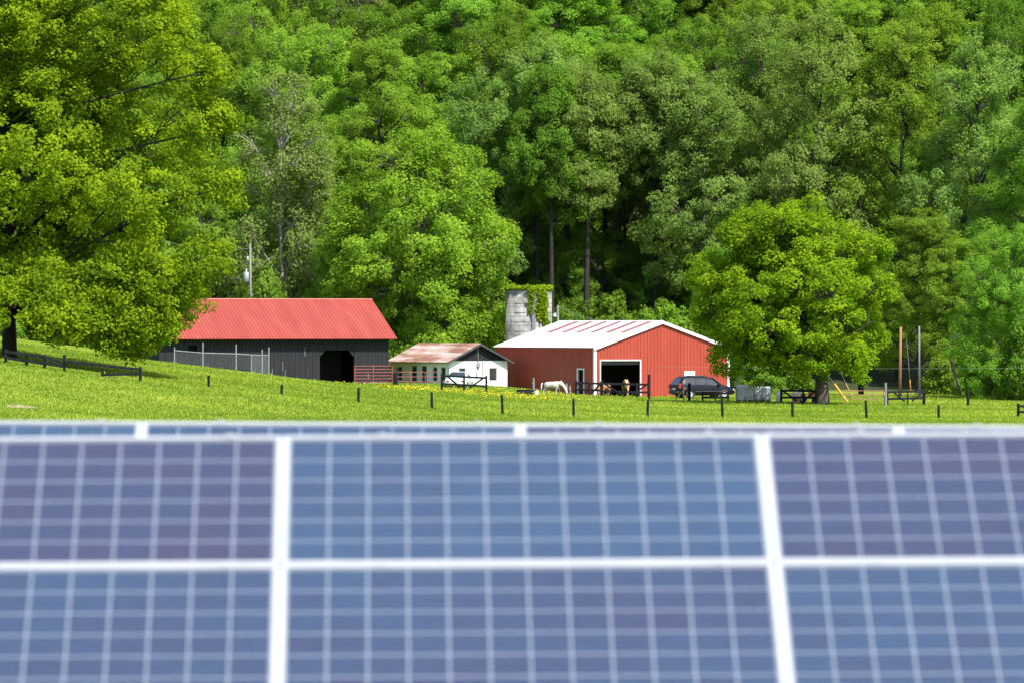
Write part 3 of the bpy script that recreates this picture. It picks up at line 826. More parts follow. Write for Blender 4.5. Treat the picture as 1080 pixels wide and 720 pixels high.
# ---- red metal barn
def red_barn():
    a = R(25); Y0 = 495.0
    c = P(627, 419, Y0); zb = c.z - .12
    W, L, eh = 12.1, 19.0, 4.12
    rise = 2.08
    FOOT.append((c.x, Y0, a, -.1, W + .1, -.1, L + .1)); FOOT.append((c.x, Y0, a, -.6, 7.2, -3.0, 0))
    t = thing('barn', 'red metal-sided barn with a white roof and an open drive-in doorway', 'barn', (c.x, Y0, zb), a)
    gt = Top(lambda u: eh + rise * (1 - abs(u - W / 2) / (W / 2)), [W / 2])
    door = (.55, 4.05, 0, 3.05); win = (8.05, 9.0, 1.2, 2.22)
    T = lambda u, d, z: (u, d, z)
    f = MB(); wall_rects(f, 0, W, gt, [door, win], T, .12, 1)
    ribs(f, 0.1, W - .1, .3, gt, [door, win], T, .06, .035)
    f.build('gable_wall', M['red_wall'], t)
    sd = (1.95, 3.05, .0, 2.35)
    s = MB(); TL = lambda u, d, z: (d, u, z)
    wall_rects(s, .12, L, Top(lambda u: eh), [sd], TL, .12, 1); ribs(s, .12, L, .3, Top(lambda u: eh), [sd], TL, .06, .035)
    s.build('side_wall', M['red_wall'], t)
    s = MB(); wall_rects(s, .12, L, Top(lambda u: eh), [], lambda u, d, z: (W - d, u, z), .12, 1); ribs(s, .12, L, .3, Top(lambda u: eh), [], lambda u, d, z: (W - d, u, z), .06, .035)
    s.build('side_wall', M['red_wall'], t)
    s = MB(); wall_rects(s, .12, W - .12, gt, [], lambda u, d, z: (u, L - d, z), .12, 1)
    s.build('gable_wall', M['red_wall'], t)
    n = Vector((-rise, 0, W / 2)).normalized()
    o = .12
    for sgn in (0, 1):
        r = MB(); ex = -o if sgn == 0 else W + o; ez = eh - o * rise / (W / 2) + .02
        ribbed_roof(r, (ex, -.12, ez), (ex, L + .12, ez), (W / 2, -.12, eh + rise + .02), (W / 2, L + .12, eh + rise + .02), .3, .03, .05)
        ro = r.build('roof', M['white_metal'], t)
        if sgn == 0:
            for i in range(6):
                y = 1.6 + i * 2.75
                e = Vector((W / 2 * .52, y, eh + rise * .52 + .02)) + n * .045; q = Vector((W / 2 * .97, y, eh + rise * .97 + .02)) + n * .045
                dy = Vector((0, .56, 0))
                m = MB(); m.hexa([e - dy, e + dy, q + dy, q - dy, e - dy + n * .035, e + dy + n * .035, q + dy + n * .035, q - dy + n * .035])
                m.build('roof_strip', M['red_strip'], ro)
    tr = MB()
    tr.box(-.06, .16, -.06, -.002, 0, eh).box(-.06, -.002, -.002, .16, 0, eh)
    tr.build('corner_trim', M['white_metal'], t); tr = MB()
    tr.box(W - .16, W + .06, -.06, -.002, 0, eh).box(W + .002, W + .06, -.002, .16, 0, eh)
    tr.build('corner_trim', M['white_metal'], t)
    rk = MB()
    for x0 in (-.1, W + .1):
        rk.bar((x0, -.15, eh - .10), (W / 2, -.15, eh + rise - .06), .07, .22)
    rk.build('rake_trim', M['white_metal'], t)
    df = MB(); w = .12
    df.box(door[0] - w, door[0], -.07, .1, 0, door[3] + w).box(door[1], door[1] + w, -.07, .1, 0, door[3] + w).box(door[0], door[1], -.07, .1, door[3], door[3] + w)
    dd = df.build('doorway_frame', M['trim_grey'], t)
    MB().box(door[0], door[1], .14, .2, door[3] - .3, door[3] - .04).build('track_rail', M['dark_grey'], dd)
    wf = MB(); w = .12
    wf.box(win[0], win[1], -.06, .06, win[2], win[2] + w).box(win[0], win[1], -.06, .06, win[3] - w, win[3]).box(win[0], win[0] + w, -.06, .06, win[2] + w, win[3] - w).box(win[1] - w, win[1], -.06, .06, win[2] + w, win[3] - w)
    wo_ = wf.build('window', M['white_metal'], t)
    MB().box(win[0] + w, win[1] - w, -.02, .0, win[2] + w, win[3] - w).build('pane', M['white_plastic'], wo_)
    sf = MB(); w = .1
    sf.box(-.07, .1, sd[0] - w, sd[0], 0, sd[3] + w).box(-.07, .1, sd[1], sd[1] + w, 0, sd[3] + w).box(-.07, .1, sd[0], sd[1], sd[3], sd[3] + w)
    so_ = sf.build('side_door', M['white_metal'], t)
    MB().box(.3, .34, sd[0], sd[1], 0, sd[3]).build('door_shade_sheet', M['interior_shade'], so_)  # near-black sheet set back in the side opening as painted shade
    MB().box(.2, W - .2, .2, L - .2, -.02, .03).build('floor', M['interior_shade'], t)
    MB().box(.2, W - .2, 4.2, 4.3, 0, eh).build('shade_backdrop', M['interior_shade'], t)  # dark sheet across the barn; the doorway's inner shade is its colour
    pad = MB(); pad.box(-.6, 7.2, -3.0, -.1, -.25, .12)
    p = pad.build('concrete_pad', M['concrete']); p.location = (c.x, Y0, zb); p.rotation_euler = (0, 0, a); p['kind'] = 'structure'
red_barn()

# ---- silo and its ivy
def silo():
    Y0 = 530.0; cx = PX(557.5, Y0); r = 24.5 / F * Y0; zt = -(304 - HY) / F * Y0; zb = gz(cx, Y0) - .3; h = zt - zb
    t = thing('silo', 'roofless grey concrete stave silo overgrown with ivy', 'silo', (cx, Y0, zb))
    nseg, nr = 48, 16
    v, uv, f = [], [], []
    for rad, flip in ((r, 0), (r - .15, 1)):
        b = len(v)
        for j in (0, 1):
            for k in range(nseg + 1):
                a = 2 * math.pi * k / nseg
                v.append((rad * math.cos(a), rad * math.sin(a), h * j))
        for k in range(nseg):
            q = [b + k, b + k + 1, b + nseg + 2 + k, b + nseg + 1 + k]
            f.append(q[::-1] if flip else q)
    for k in range(nseg):
        f.append([nseg + 1 + k, nseg + 2 + k, 3 * (nseg + 1) + k + 1, 3 * (nseg + 1) + k])
    me = bpy.data.meshes.new('wall'); me.from_pydata(v, [], f); me.update()
    ul = me.uv_layers.new(name='UVMap')
    for p in me.polygons:
        for li in p.loop_indices:
            vi = me.loops[li].vertex_index; k = vi % (nseg + 1); z = me.vertices[vi].co.z
            ul.data[li].uv = (k / nseg * 14, z / .80 + .1)
    me.materials.append(M['silo'])
    for p in me.polygons: p.use_smooth = len(p.vertices) == 4 and abs(p.normal.z) < .5
    o = bpy.data.objects.new('wall', me); C.objects.link(o); o.parent = t
    hb = MB(); z = .3
    while z < h - .1:
        hb.tube([((r + .012) * math.cos(2 * math.pi * k / 48), (r + .012) * math.sin(2 * math.pi * k / 48), z) for k in range(49)], .009, 5); z += .8
    hb.build('hoop', M['dark_grey'], t)
    ch = MB(); ch.box(-.14, .14, -r - .10, -r + .1, 0, h - .3)
    cho = ch.build('unloading_chute', M['pole_grey'], t); cho.rotation_euler = (0, 0, R(12))
    # ivy
    rng = np.random.default_rng(9)
    iv = thing('ivy', 'yellow-green ivy trailing over the rim of the concrete silo', 'ivy', (cx, Y0, zb))
    n = 5200; pos = []; out = []
    st = MB()
    while len(pos) < n:
        if rng.random() < .42:
            a = rng.uniform(0, 2 * math.pi); w_ = .05 if math.cos(a - R(-35)) < .3 else .11; z = h + rng.normal(.0, w_); rr_ = r + rng.normal(-.02, .07)
        else:
            u = rng.random(); z = h - u * 4.0
            off = -63 + 24 * u + 6 * math.sin(u * 9)
            wd = (12 if u < .15 else 9 + 7 * math.sin(u * 3.1)) * (1 - .35 * u)
            a = R(off + rng.normal(0, wd * .55)); rr_ = r + abs(rng.normal(.05, .08))
            if rng.random() < .10: a = R(-82 + rng.normal(0, 5)); z = h - rng.random() ** 1.5 * 2.2
        pos.append((rr_ * math.cos(a), rr_ * math.sin(a), z)); out.append((math.cos(a), math.sin(a), .4))
    v, fq = leaf_quads(rng, np.array(pos), np.array(out), .24, up=.35, elong=1.2)
    fo = quad_object('foliage', v, fq, M['leaf_ivy'], rng.uniform(0, 1, len(fq)), iv)
    for off in (-66, -58, -45, -82):
        st.tube([((r + .04) * math.cos(R(off + 6 * math.sin(q))), (r + .04) * math.sin(R(off + 6 * math.sin(q))), h - .45 * q) for q in range(9)], .025, 5)
    st.build('stem', M['bark'], iv)
silo()

# ------------------------------------------------------------------ poles and wires
def utility_pole(px, Y, py_top, py_bot, mat, label, rad=.14, lean=0, extras=None):
    b = P(px, py_bot, Y); top = P(px + lean, py_top, Y); h = top.z - b.z
    x = b.x; z0 = gz(x, Y)
    t = thing('utility_pole', label, 'pole', (x, Y, z0))
    H = top.z - z0; dx = lean / F * Y
    MB().tube([(0, 0, -.4), (dx * .5, 0, H * .5), (dx, 0, H)], [rad * 1.15, rad, rad * .85], 10).build('pole', M[mat], t, smooth=True)
    if extras: extras(t, H)
    return t
def ex_transformer(t, H):
    MB().tube([(-.42, -.05, H - 3.3), (-.42, -.05, H - 3.25), (-.42, -.05, H - 2.5), (-.42, -.05, H - 2.4)], [.2, .25, .25, .12], 12).build('transformer', M['galv'], t, smooth=True)
    m = MB(); m.tube([(-.42, -.05, H - 2.4), (-.42, -.05, H - 2.15)], [.06, .04], 8); m.tube([(-.30, 0, H - 1.35), (-.30, 0, H - 1.1)], .06, 8); m.build('insulator', M['white_plastic'], t)
    MB().bar((-.3, 0, H - 2.9), (0, 0, H - 2.9), .06, .06).bar((-.35, 0, H - 1.35), (0, 0, H - 1.35), .05, .05).build('bracket', M['galv'], t)
    MB().tube([(.05, -.2, H - 4.6), (.05, -.2, H - 4.3)], .14, 10).build('meter_can', M['galv'], t)
utility_pole(265, 527, 257, 330, 'pole_grey', 'thin grey utility pole with a transformer behind the red roof', .095, -1, ex_transformer)
def ex_lamp(t, H):
    MB().tube([(-.28, -.1, H - 1.0), (-.28, -.1, H - .85), (-.28, -.1, H - .7)], [.17, .14, .05], 10).build('yard_lamp', M['white_plastic'], t, smooth=True)
    MB().bar((-.28, -.1, H - .68), (0, 0, H - .66), .04, .04).build('bracket', M['galv'], t)
utility_pole(588.5, 528, 322, 340, 'pole_grey', 'short pale pole with a small lamp between silo and white roof', .10, 0, ex_lamp)
utility_pole(949, 486, 345, 416, 'pole_tan', 'orange-brown utility pole right of the lime-green tree', .115, 1)
def ex_guy(t, H):
    pass
utility_pole(969.5, 492, 344, 416, 'pole_grey', 'weathered grey utility pole, partner of the orange-brown one', .085, 0)
def wire(name, pts, label, rad=.012):
    o = MB().tube(pts, rad, 5).build(name, M['wire']); tag(o, label, 'wire'); return o
def sag(a, b, s, n=14):
    a = Vector(a); b = Vector(b)
    return [a.lerp(b, i / n) - Vector((0, 0, s * 4 * (i / n) * (1 - i / n))) for i in range(n + 1)]
g1 = thing('guy_wire', 'guy wire with a yellow guard running down beside the grey pole', 'guy wire', (PX(961, 486), 486, gz(PX(961, 486), 486)))
MB().tube([(-.35, .2, 4.6), (.02, 0, 0)], .015, 5).build('cable', M['wire'], g1)
MB().tube([(-.10, .06, 1.45), (.02, 0, -.1)], .05, 8).build('guard', M['yellow_plastic'], g1)
for i, (xa, ya, xb, yb, rad, lab) in enumerate(((880, 404.5, 895, 417.5, .085, 'thick orange-yellow guy guard slanting beside the lime-green tree trunk'), (892, 403.5, 901, 414, .045, 'thin tan guy guard slanting behind the rusty pipe gate'))):
    Y = 470 + i * 8
    A, B = P(xa, ya, Y), P(xb, yb, Y); g = thing('guy_wire', lab, 'guy wire', (B.x, Y, gz(B.x, Y)))
    A0 = A - g.location; B0 = Vector((0, 0, -.1))
    MB().tube([A0, B0], rad, 8).build('guard', M['yellow_plastic' if i == 0 else 'tan_wood'], g)
    MB().tube([A0 + (A0 - B0) * 1.2, A0], .012, 5).build('cable', M['wire'], g)
wire('power_line', sag(P(690, 386, 489), P(1100, 387.5, 470), .12), 'thin wire crossing in front of the lime-green tree to the right edge', .008)
wire('power_line', sag(P(589, 324, 528), P(640, 341, 520), .1), 'thin wire running right from the short pole by the silo', .012)
wire('power_line', sag(P(265, 262, 527), P(160, 250, 515), .5), 'thin wire running left from the transformer pole', .012)

# ------------------------------------------------------------------ fences and gates
def post_run():
    posts = [(220, 395.5), (297, 405), (378, 408.5), (455.5, 413), (530, 416), (605, 420), (683, 421), (762, 419), (836, 422.5), (914, 422), (990, 427)]
    Y = 400.0; proto = None
    where = ['below the left end of the red roof', 'below the middle of the black barn wall', 'below the dark barn doorway', 'in front of the white shed, left of the black gate', 'before the red side wall of the barn',
             'just left of the dark barn doorway', 'below the open red barn doorway', 'in front of the van bonnet', 'before the dark boards beside the tree trunk', 'before the rusty pipe gate', 'right of the black plank gate']
    for i, (px, ty) in enumerate(posts):
        x = PX(px, Y); z = gz(x, Y); H = -(ty - HY) / F * Y - z
        rr = random.Random(i); WEEDS.append((x, Y - .2, rr.uniform(.5, 1.1)))
        t = thing('fence_post', 'short black field post standing ' + where[i], 'fence post', (x, Y, z), rr.uniform(0, 3), 'black posts of the near fence line')
        t.rotation_euler = (R(rr.uniform(-2, 2)), R(-5 if px == 914 else rr.uniform(-2.5, 2.5)), t.rotation_euler[2])
        r = .085
        MB().tube([(0, 0, -.3), (0, 0, H * .5), (rr.uniform(-.02, .02), 0, H - .03), (0, 0, H)], [r * 1.05, r, r * .95, r * .8], 10).build('post', M['black_wood'], t, smooth=False)
        MB().tube([(r, -.02, H - .25), (r + .05, -.02, H - .25)], .02, 6).build('insulator', M['dark_grey'], t)
        MB().tube([(r, -.02, H - .65), (r + .05, -.02, H - .65)], .02, 6).build('insulator', M['dark_grey'], t)
post_run()
Y = 503; x = PX(1021, 455)
t = thing('fence_post', 'lone dark post in the far grass near the right edge', 'fence post', (x, 455, gz(x, 455)))
MB().tube([(0, 0, -.3), (0, 0, 1.25)], [.11, .10], 10).build('post', M['black_wood'], t)
MB().tube([(0, 0, 1.25), (0, 0, 1.28)], [.10, .06], 10).build('post_cap', M['black_wood'], t)

def plank_gate(Y, px0, px1, htop, label, name='wooden_gate', rails=(.95, .45), braces=True, mat='black_wood', postw=.18, mids=(.5,), dYr=0.0, brace_mode=0):
    a = Vector((PX(px0, Y), Y, 0)); b = Vector((PX(px1, Y + dYr), Y + dYr, 0))
    a.z = gz(a.x, a.y); b.z = gz(b.x, b.y)
    t = thing(name, label, 'gate' if 'gate' in name else 'fence', a, math.atan2(b.y - a.y, b.x - a.x))
    L = (b.xy - a.xy).length; dz = b.z - a.z
    for q_ in range(5): WEEDS.append((a.x + (b.x - a.x) * q_ / 4, a.y - .3, .7))
    for u in (0, L):
        m = MB(); m.box(u - postw / 2, u + postw / 2, -postw / 2, postw / 2, dz * u / L - .3, dz * u / L + htop)
        m.build('post', M[mat], t, bevel=.015)
    for h in rails:
        MB().bar((0, -.11, h), (L, -.11, h + dz), .05, .16).build('rail', M[mat], t)
    for q in mids:
        u = L * q
        MB().box(u - .08, u + .08, -.19, -.14, dz * q + .1, dz * q + htop * .9).build('upright', M[mat], t)
    if braces and len(rails) > 1:
        lo, hi = min(rails), max(rails)
        if brace_mode == 0:
            prs = [((.12, hi), (.42, lo - .2)), ((.94, hi), (.62, lo - .2))]
        else:
            prs = [((.04, hi), (.44, lo - .25)), ((.62, lo - .25), (.97, hi))]
        for (q0, z0), (q1, z1) in prs:
            MB().bar((q0 * L, -.165, z0 + dz * q0), (q1 * L, -.165, z1 + dz * q1), .04, .14).build('brace', M[mat], t)
    return t
plank_gate(478, 466, 513, 1.36, 'black plank gate in front of the white shed and pale car', rails=(1.18, .55))
plank_gate(480, 607.5, 634, 1.25, 'dark plank gate left of the open red barn doorway', rails=(1.08, .55), mids=(.52,), brace_mode=1)
plank_gate(479, 635, 684, 1.35, 'dark plank gate across the open red barn doorway', rails=(1.1, .5), mids=(.47, .75), brace_mode=1)
x = PX(684.5, 474); t = thing('fence_post', 'tall dark post right of the open barn doorway', 'fence post', (x, 474, gz(x, 474)))
MB().box(-.1, .1, -.1, .1, -.3, 1.9).build('post', M['black_wood'], t, bevel=.02); MB().box(-.12, .12, -.12, .12, 1.9, 1.93).build('post_cap', M['black_wood'], t)
plank_gate(452, 935.5, 974.5, 1.18, 'grey-black plank gate below the two utility poles', rails=(1.05, .55), mids=(.5,), dYr=6)
x = PX(935, 452); t = thing('fence_post', 'tall weathered post between the rusty pipe gate and plank gate', 'fence post', (x - .1, 451.5, gz(x, 452)))
MB().tube([(0, 0, -.3), (0, 0, 1.75)], [.12, .10], 9).build('post', M['pole_grey'], t); MB().tube([(-.1, -.05, .8), (-.1, -.05, 1.1)], .07, 8).build('hinge_plate', M['tube_rust'], t)
plank_gate(458, 824, 861, 1.15, 'black board fence in the shade left of the tree trunk', name='board_fence', rails=(1.02, .52), mids=(.62,), brace_mode=1)
plank_gate(402, 1074, 1112, .95, 'black fence corner cut by the right edge of the picture', name='board_fence', rails=(.78, .4), brace_mode=0)

def board_fence_left():
    Y = 389.0
    px = [6, 28, 47, 68, 108, 148]
    pts = [Vector((PX(p, Y), Y, 0)) for p in px]
    for p in pts: p.z = gz(p.x, Y)
    t = thing('board_fence', 'sagging black board fence on the grassy bank under the maple', 'fence', pts[3])
    o = pts[3].copy()
    hs = [.85, .8, .85, 1.05, .55, .95]
    for p, h in zip(pts, hs):
        q = p - o
        MB().box(q.x - .09, q.x + .09, -.09, .09, q.z - .3, q.z + h).build('post', M['black_wood'], t, bevel=.015)
    def rail(i, j, h0, h1):
        a, b = pts[i] - o, pts[j] - o
        MB().bar((a.x, -.12, a.z + h0), (b.x, -.12, b.z + h1), .05, .17).build('rail', M['black_wood'], t)
    for i in range(3):
        rail(i, i + 1, .72, .72 if i < 2 else .5); rail(i, i + 1, .32, .3)
    rail(3, 5, .62, .78); rail(4, 5, .12, .5)
board_fence_left()

def pipe_gate(px0, px1, Y, z0, n, h, mat, label, name='pipe_gate', verts=(0, .5, 1), legs=False, r=.035):
    a = Vector((PX(px0, Y), Y, z0)); L = (px1 - px0) / F * Y
    g = min(gz(a.x, Y), gz(a.x + L, Y))
    t = thing(name, label, 'gate' if 'gate' in name else 'fence', (a.x, Y, g))
    base = z0 - g
    for i in range(n):
        z = base + h * i / (n - 1)
        MB().tube([(0, 0, z), (L, 0, z)], r, 7).build('rail', M[mat], t)
    for q in verts:
        MB().tube([(q * L, -.045, base - (base + .2 if legs else .02)), (q * L, -.045, base + h + .02)], r * 1.1, 7).build('upright', M[mat], t)
    return t
Yg = 497; 
pipe_gate(374, 413.5, Yg, -(402.5 - HY) / F * Yg, 6, 1.28, 'tube_red', 'red tubular farm gate right of the dark barn doorway')
x = PX(416.5, 496); t = thing('fence_post', 'stubby black post between red gate and pipe fence', 'fence post', (x, 496, gz(x, 496)))
MB().box(-.16, .16, -.1, .1, -.3, .95).build('post', M['black_wood'], t, bevel=.02); MB().box(.12, .26, -.06, .06, -.3, 1.4).build('back_post', M['black_wood'], t)
Yg = 493
pipe_gate(419, 465, Yg, -(402 - HY) / F * Yg, 3, .75, 'tube_red', 'thin red pipe fence in front of the shed windows', name='pipe_fence', verts=(.3, .64), legs=True, r=.03)
Yg = 468
pipe_gate(889, 934, Yg, -(429 - HY) / F * Yg, 5, 1.25, 'tube_rust', 'faded rusty pipe gate between the tree trunk and the tall post', verts=(0, .35, .7, 1), r=.025)

def chain_link():
    Yc = 472.0
    pts = [(184, 366), (214, 361), (249, 363), (276.5, 368.5), (283.5, 366)]
    xs = [PX(p, Yc) for p, _ in pts]
    zs = [gz(x, Yc) for x in xs]; tops = [-(py - HY) / F * Yc for _, py in pts]
    t = thing('chain_link_fence', 'galvanised chain link fence in front of the black barn wall', 'fence', (xs[0], Yc, zs[0]))
    o = Vector((xs[0], Yc, zs[0]))
    for x, z, tp in zip(xs, zs, tops):
        MB().tube([Vector((x, Yc, z - .3)) - o, Vector((x, Yc, tp)) - o], .042, 8).build('post', M['galv'], t)
    rz = [(184, 369.5), (214, 372), (249, 373), (265, 374), (283, 374.5)]
    rp = [P(a, b, Yc) - o for a, b in rz]
    for q in range(4):
        MB().tube([rp[q], rp[q + 1]], .032, 7).build('rail', M['galv'], t)
    a = P(265, 374, Yc) - o
    MB().tube([a, a + Vector((0, 0, -1.5))], .035, 7).build('post', M['galv'], t)
    def mesh(xa, xb, ztop0, ztop1, hgt, step, r, lab):
        m = MB(); L = xb - xa
        k = int((L + hgt) / step)
        for sgn in (1, -1):
            for i in range(k + 1):
                s = i * step - hgt
                pl = []
                for z in (0, hgt):
                    pl.append((s + z, z))
                (u0, z0), (u1, z1) = pl
                if u0 < 0: z0 += -u0; u0 = 0
                if u1 > L: z1 -= u1 - L; u1 = L
                if z1 - z0 < .05: continue
                if sgn < 0: u0, u1 = L - u0, L - u1
                f = lambda u, z: Vector((xa + u, 0, ztop0 + (ztop1 - ztop0) * u / L - hgt + z))
                m.tube([f(u0, z0), f(u1, z1)], r, 3, cap=False)
        m.build('wire_mesh', M['galv'], t, label=lab)
    mesh(rp[0].x, rp[3].x, rp[0].z, rp[3].z, 1.15, .13, .003, 'open wire mesh')
    mesh(rp[3].x, rp[4].x, rp[3].z - .02, rp[4].z - .02, 1.4, .085, .007, 'dense pale mesh gate panel')
chain_link()

# ------------------------------------------------------------------ vehicles
def vehicle(name, label, loc, rz, st, W, paint, wheel_x, wr, glass_rows, cat):
    """st: stations (x, zbottom, zbelt, ztop, half-width at the roof, half-width at the belt)"""
    t = thing(name, label, cat, loc, rz)
    ring = []
    for (x, zb, zl, zt, wt, wb) in st:
        zm = zb + (zl - zb) * .55
        side = [(wb * .90, zb), (wb * 1.0, zb + (zm - zb) * .35), (wb * 1.02, zm), (wb * .985, zl), (wt + (wb - wt) * .12, zl + (zt - zl) * .82), (wt * .86, zt - (zt - zl) * .04), (wt * .4, zt)]
        pts = [(x, -y, z) for y, z in side] + [(x, y, z) for y, z in reversed(side)]
        ring.append(pts)
    m = MB(); n = len(ring[0])
    for r in ring: m.v += r
    for i in range(len(ring) - 1):
        for k in range(n):
            a = i * n + k; b = i * n + (k + 1) % n
            m.f.append((a, b, b + n, a + n))
    m.f.append(tuple(range(n))); m.f.append(tuple((len(ring) - 1) * n + k for k in range(n)))
    body = m.build('body', M[paint], t, smooth=True)
    def side_pt(x, q, s):       # q 0 belt .. 1 roof rail
        for i in range(len(st) - 1):
            if st[i][0] <= x <= st[i + 1][0]:
                f = (x - st[i][0]) / (st[i + 1][0] - st[i][0]); A = [p + (r - p) * f for p, r in zip(st[i], st[i + 1])]
                break
        _, zb, zl, zt, wt, wb = A
        y0, y1 = wb * .985, wt + (wb - wt) * .12
        return (x, s * (y0 + (y1 - y0) * q + .012), zl + (zt - zl) * .82 * q)
    for s in (-1, 1):
        for poly in glass_rows:
            pts = [side_pt(x, q, s) for x, q in poly]
            MB().prism(pts, (0, s * .008, 0)).build('side_window', M['glass_car'], t)
    return t, ring, side_pt
def wheels(t, wheel_x, wr, hw):
    for wx in wheel_x:
        for s in (-1, 1):
            w = MB().tube([(wx, s * (hw - .16), wr), (wx, s * (hw + .035), wr)], [wr, wr], 20).build('wheel', M['rubber'], t)
            MB().tube([(wx, s * (hw + .03), wr), (wx, s * (hw + .05), wr)], [wr * .66, wr * .6], 16).build('rim', M['rim'], w)
            MB().tube([(wx, s * (hw - .1), wr + .02), (wx, s * (hw + .022), wr + .02)], [wr * 1.18] * 2, 20).build('wheel_arch', M['dark_grey'], t)
def van():
    Yv = 483.0; x0 = PX(711, Yv)
    st = [(0.0, .50, .98, 1.04, .80, .88), (.05, .36, 1.02, 1.16, .80, .93), (.38, .30, 1.05, 1.66, .70, .97), (.62, .28, 1.05, 1.73, .69, .98), (1.3, .26, 1.05, 1.77, .69, .98), (2.4, .26, 1.04, 1.76, .69, .98), (2.95, .26, 1.03, 1.66, .68, .98),
          (3.35, .26, 1.01, 1.42, .70, .97), (3.75, .27, .98, 1.12, .76, .96), (4.3, .28, .90, 1.01, .74, .93), (4.72, .32, .76, .84, .68, .86), (4.9, .42, .60, .66, .58, .74)]
    glass = [[(.52, .12), (1.38, .12), (1.38, .92), (.66, .92)], [(1.46, .1), (2.3, .1), (2.3, .92), (1.46, .92)], [(2.38, .1), (3.5, .1), (3.36, .42), (2.95, .90), (2.38, .92)]]
    rz = R(24)
    z = max(gz(x0, Yv), gz(x0 + 4.5, Yv + 2))
    t, ring, sp = vehicle('minivan', 'dark blue minivan parked by the gable of the red barn', (x0, Yv, z), rz, st, .97, 'van_paint', (.9, 3.85), .33, glass, 'minivan')
    wheels(t, (.95, 3.9), .33, .965)
    # rear window, windscreen, lamps, plates, mirrors, handles
    MB().prism([(.03, -.70, 1.10), (.03, .70, 1.10), (.32, .60, 1.58), (.32, -.60, 1.58)], (-.02, 0, .012)).build('rear_window', M['glass_dark'], t)
    MB().prism([(3.74, -.76, 1.13), (3.74, .76, 1.13), (3.05, .60, 1.63), (3.05, -.60, 1.63)], (.015, 0, .02)).build('windscreen', M['glass_dark'], t)
    for s in (-1, 1):
        MB().box(-.03, .14, s * .90 - .07, s * .90 + .07, .82, 1.2).build('tail_light', M['lamp_red'], t, bevel=.03)
        MB().box(4.55, 4.86, s * .70 - .1, s * .70 + .1, .64, .78).build('headlight', M['lamp_clear'], t, bevel=.04)
        MB().box(3.3, 3.5, s * 1.06 - .11, s * 1.06 + .11, 1.03, 1.2).build('mirror', M['van_paint'], t, bevel=.04)
        for hx in (2.1, 3.0):
            MB().box(hx, hx + .2, s * 1.0 - .02, s * 1.0 + .02, .9, .94).build('door_handle', M['dark_grey'], t)
        MB().box(1.35, 3.6, s * .99 - .012, s * .99 + .012, .56, .62).build('side_moulding', M['dark_grey'], t)
    MB().box(-.1, .12, -.86, .86, .42, .62).build('bumper', M['dark_grey'], t, bevel=.05)
    MB().box(4.72, 4.95, -.74, .74, .36, .52).build('bumper', M['dark_grey'], t, bevel=.05)
    MB().box(-.012, .02, -.26, .26, .70, .84).build('licence_plate', M['white_plastic'], t)
    rr = MB(); rr.tube([(.7, -.62, 1.80), (2.6, -.62, 1.80)], .025, 6); rr.tube([(.7, .62, 1.80), (2.6, .62, 1.80)], .025, 6)
    for q in (.8, 1.6, 2.5):
        for s in (-.62, .62): rr.tube([(q, s, 1.70), (q, s, 1.80)], .025, 6)
    rr.build('roof_rack', M['dark_grey'], t)
van()
def pale_car():
    Yv = 491.0; x0 = PX(474, Yv)
    st = [(0.0, .45, .72, .78, .70, .78), (.1, .32, .82, .92, .72, .84), (.85, .24, .92, .99, .72, .87), (1.25, .24, .94, 1.18, .66, .88), (1.75, .24, .95, 1.42, .60, .88), (2.5, .24, .95, 1.44, .60, .88), (3.1, .24, .93, 1.22, .64, .88), (3.5, .24, .90, 1.0, .70, .87), (4.2, .3, .82, .90, .68, .84), (4.35, .42, .7, .76, .62, .76)]
    glass = [[(1.35, .15), (2.1, .15), (2.1, .9), (1.78, .9)], [(2.18, .15), (3.1, .15), (2.55, .9), (2.18, .9)]]
    t, r, s = vehicle('car', 'pale rounded car parked behind the black plank gate', (x0 + .45, Yv, gz(x0, Yv) - .22), R(82), st, .88, 'pale_paint', (.85, 3.5), .3, glass, 'car')
    wheels(t, (.85, 3.5), .3, .865)
    MB().prism([(.92, -.70, 1.01), (.92, .70, 1.01), (1.66, .55, 1.38), (1.66, -.55, 1.38)], (-.012, 0, .02)).build('rear_window', M['glass_dark'], t)
    MB().prism([(3.45, -.68, 1.02), (3.45, .68, 1.02), (2.62, .54, 1.41), (2.62, -.54, 1.41)], (.012, 0, .02)).build('windscreen', M['glass_dark'], t)
    for q in (-1, 1):
        MB().box(-.02, .08, q * .60 - .12, q * .60 + .12, .62, .76).build('tail_light', M['lamp_red'], t, bevel=.03)
        MB().box(4.22, 4.36, q * .58 - .12, q * .58 + .12, .66, .78).build('headlight', M['lamp_clear'], t, bevel=.03)
pale_car()

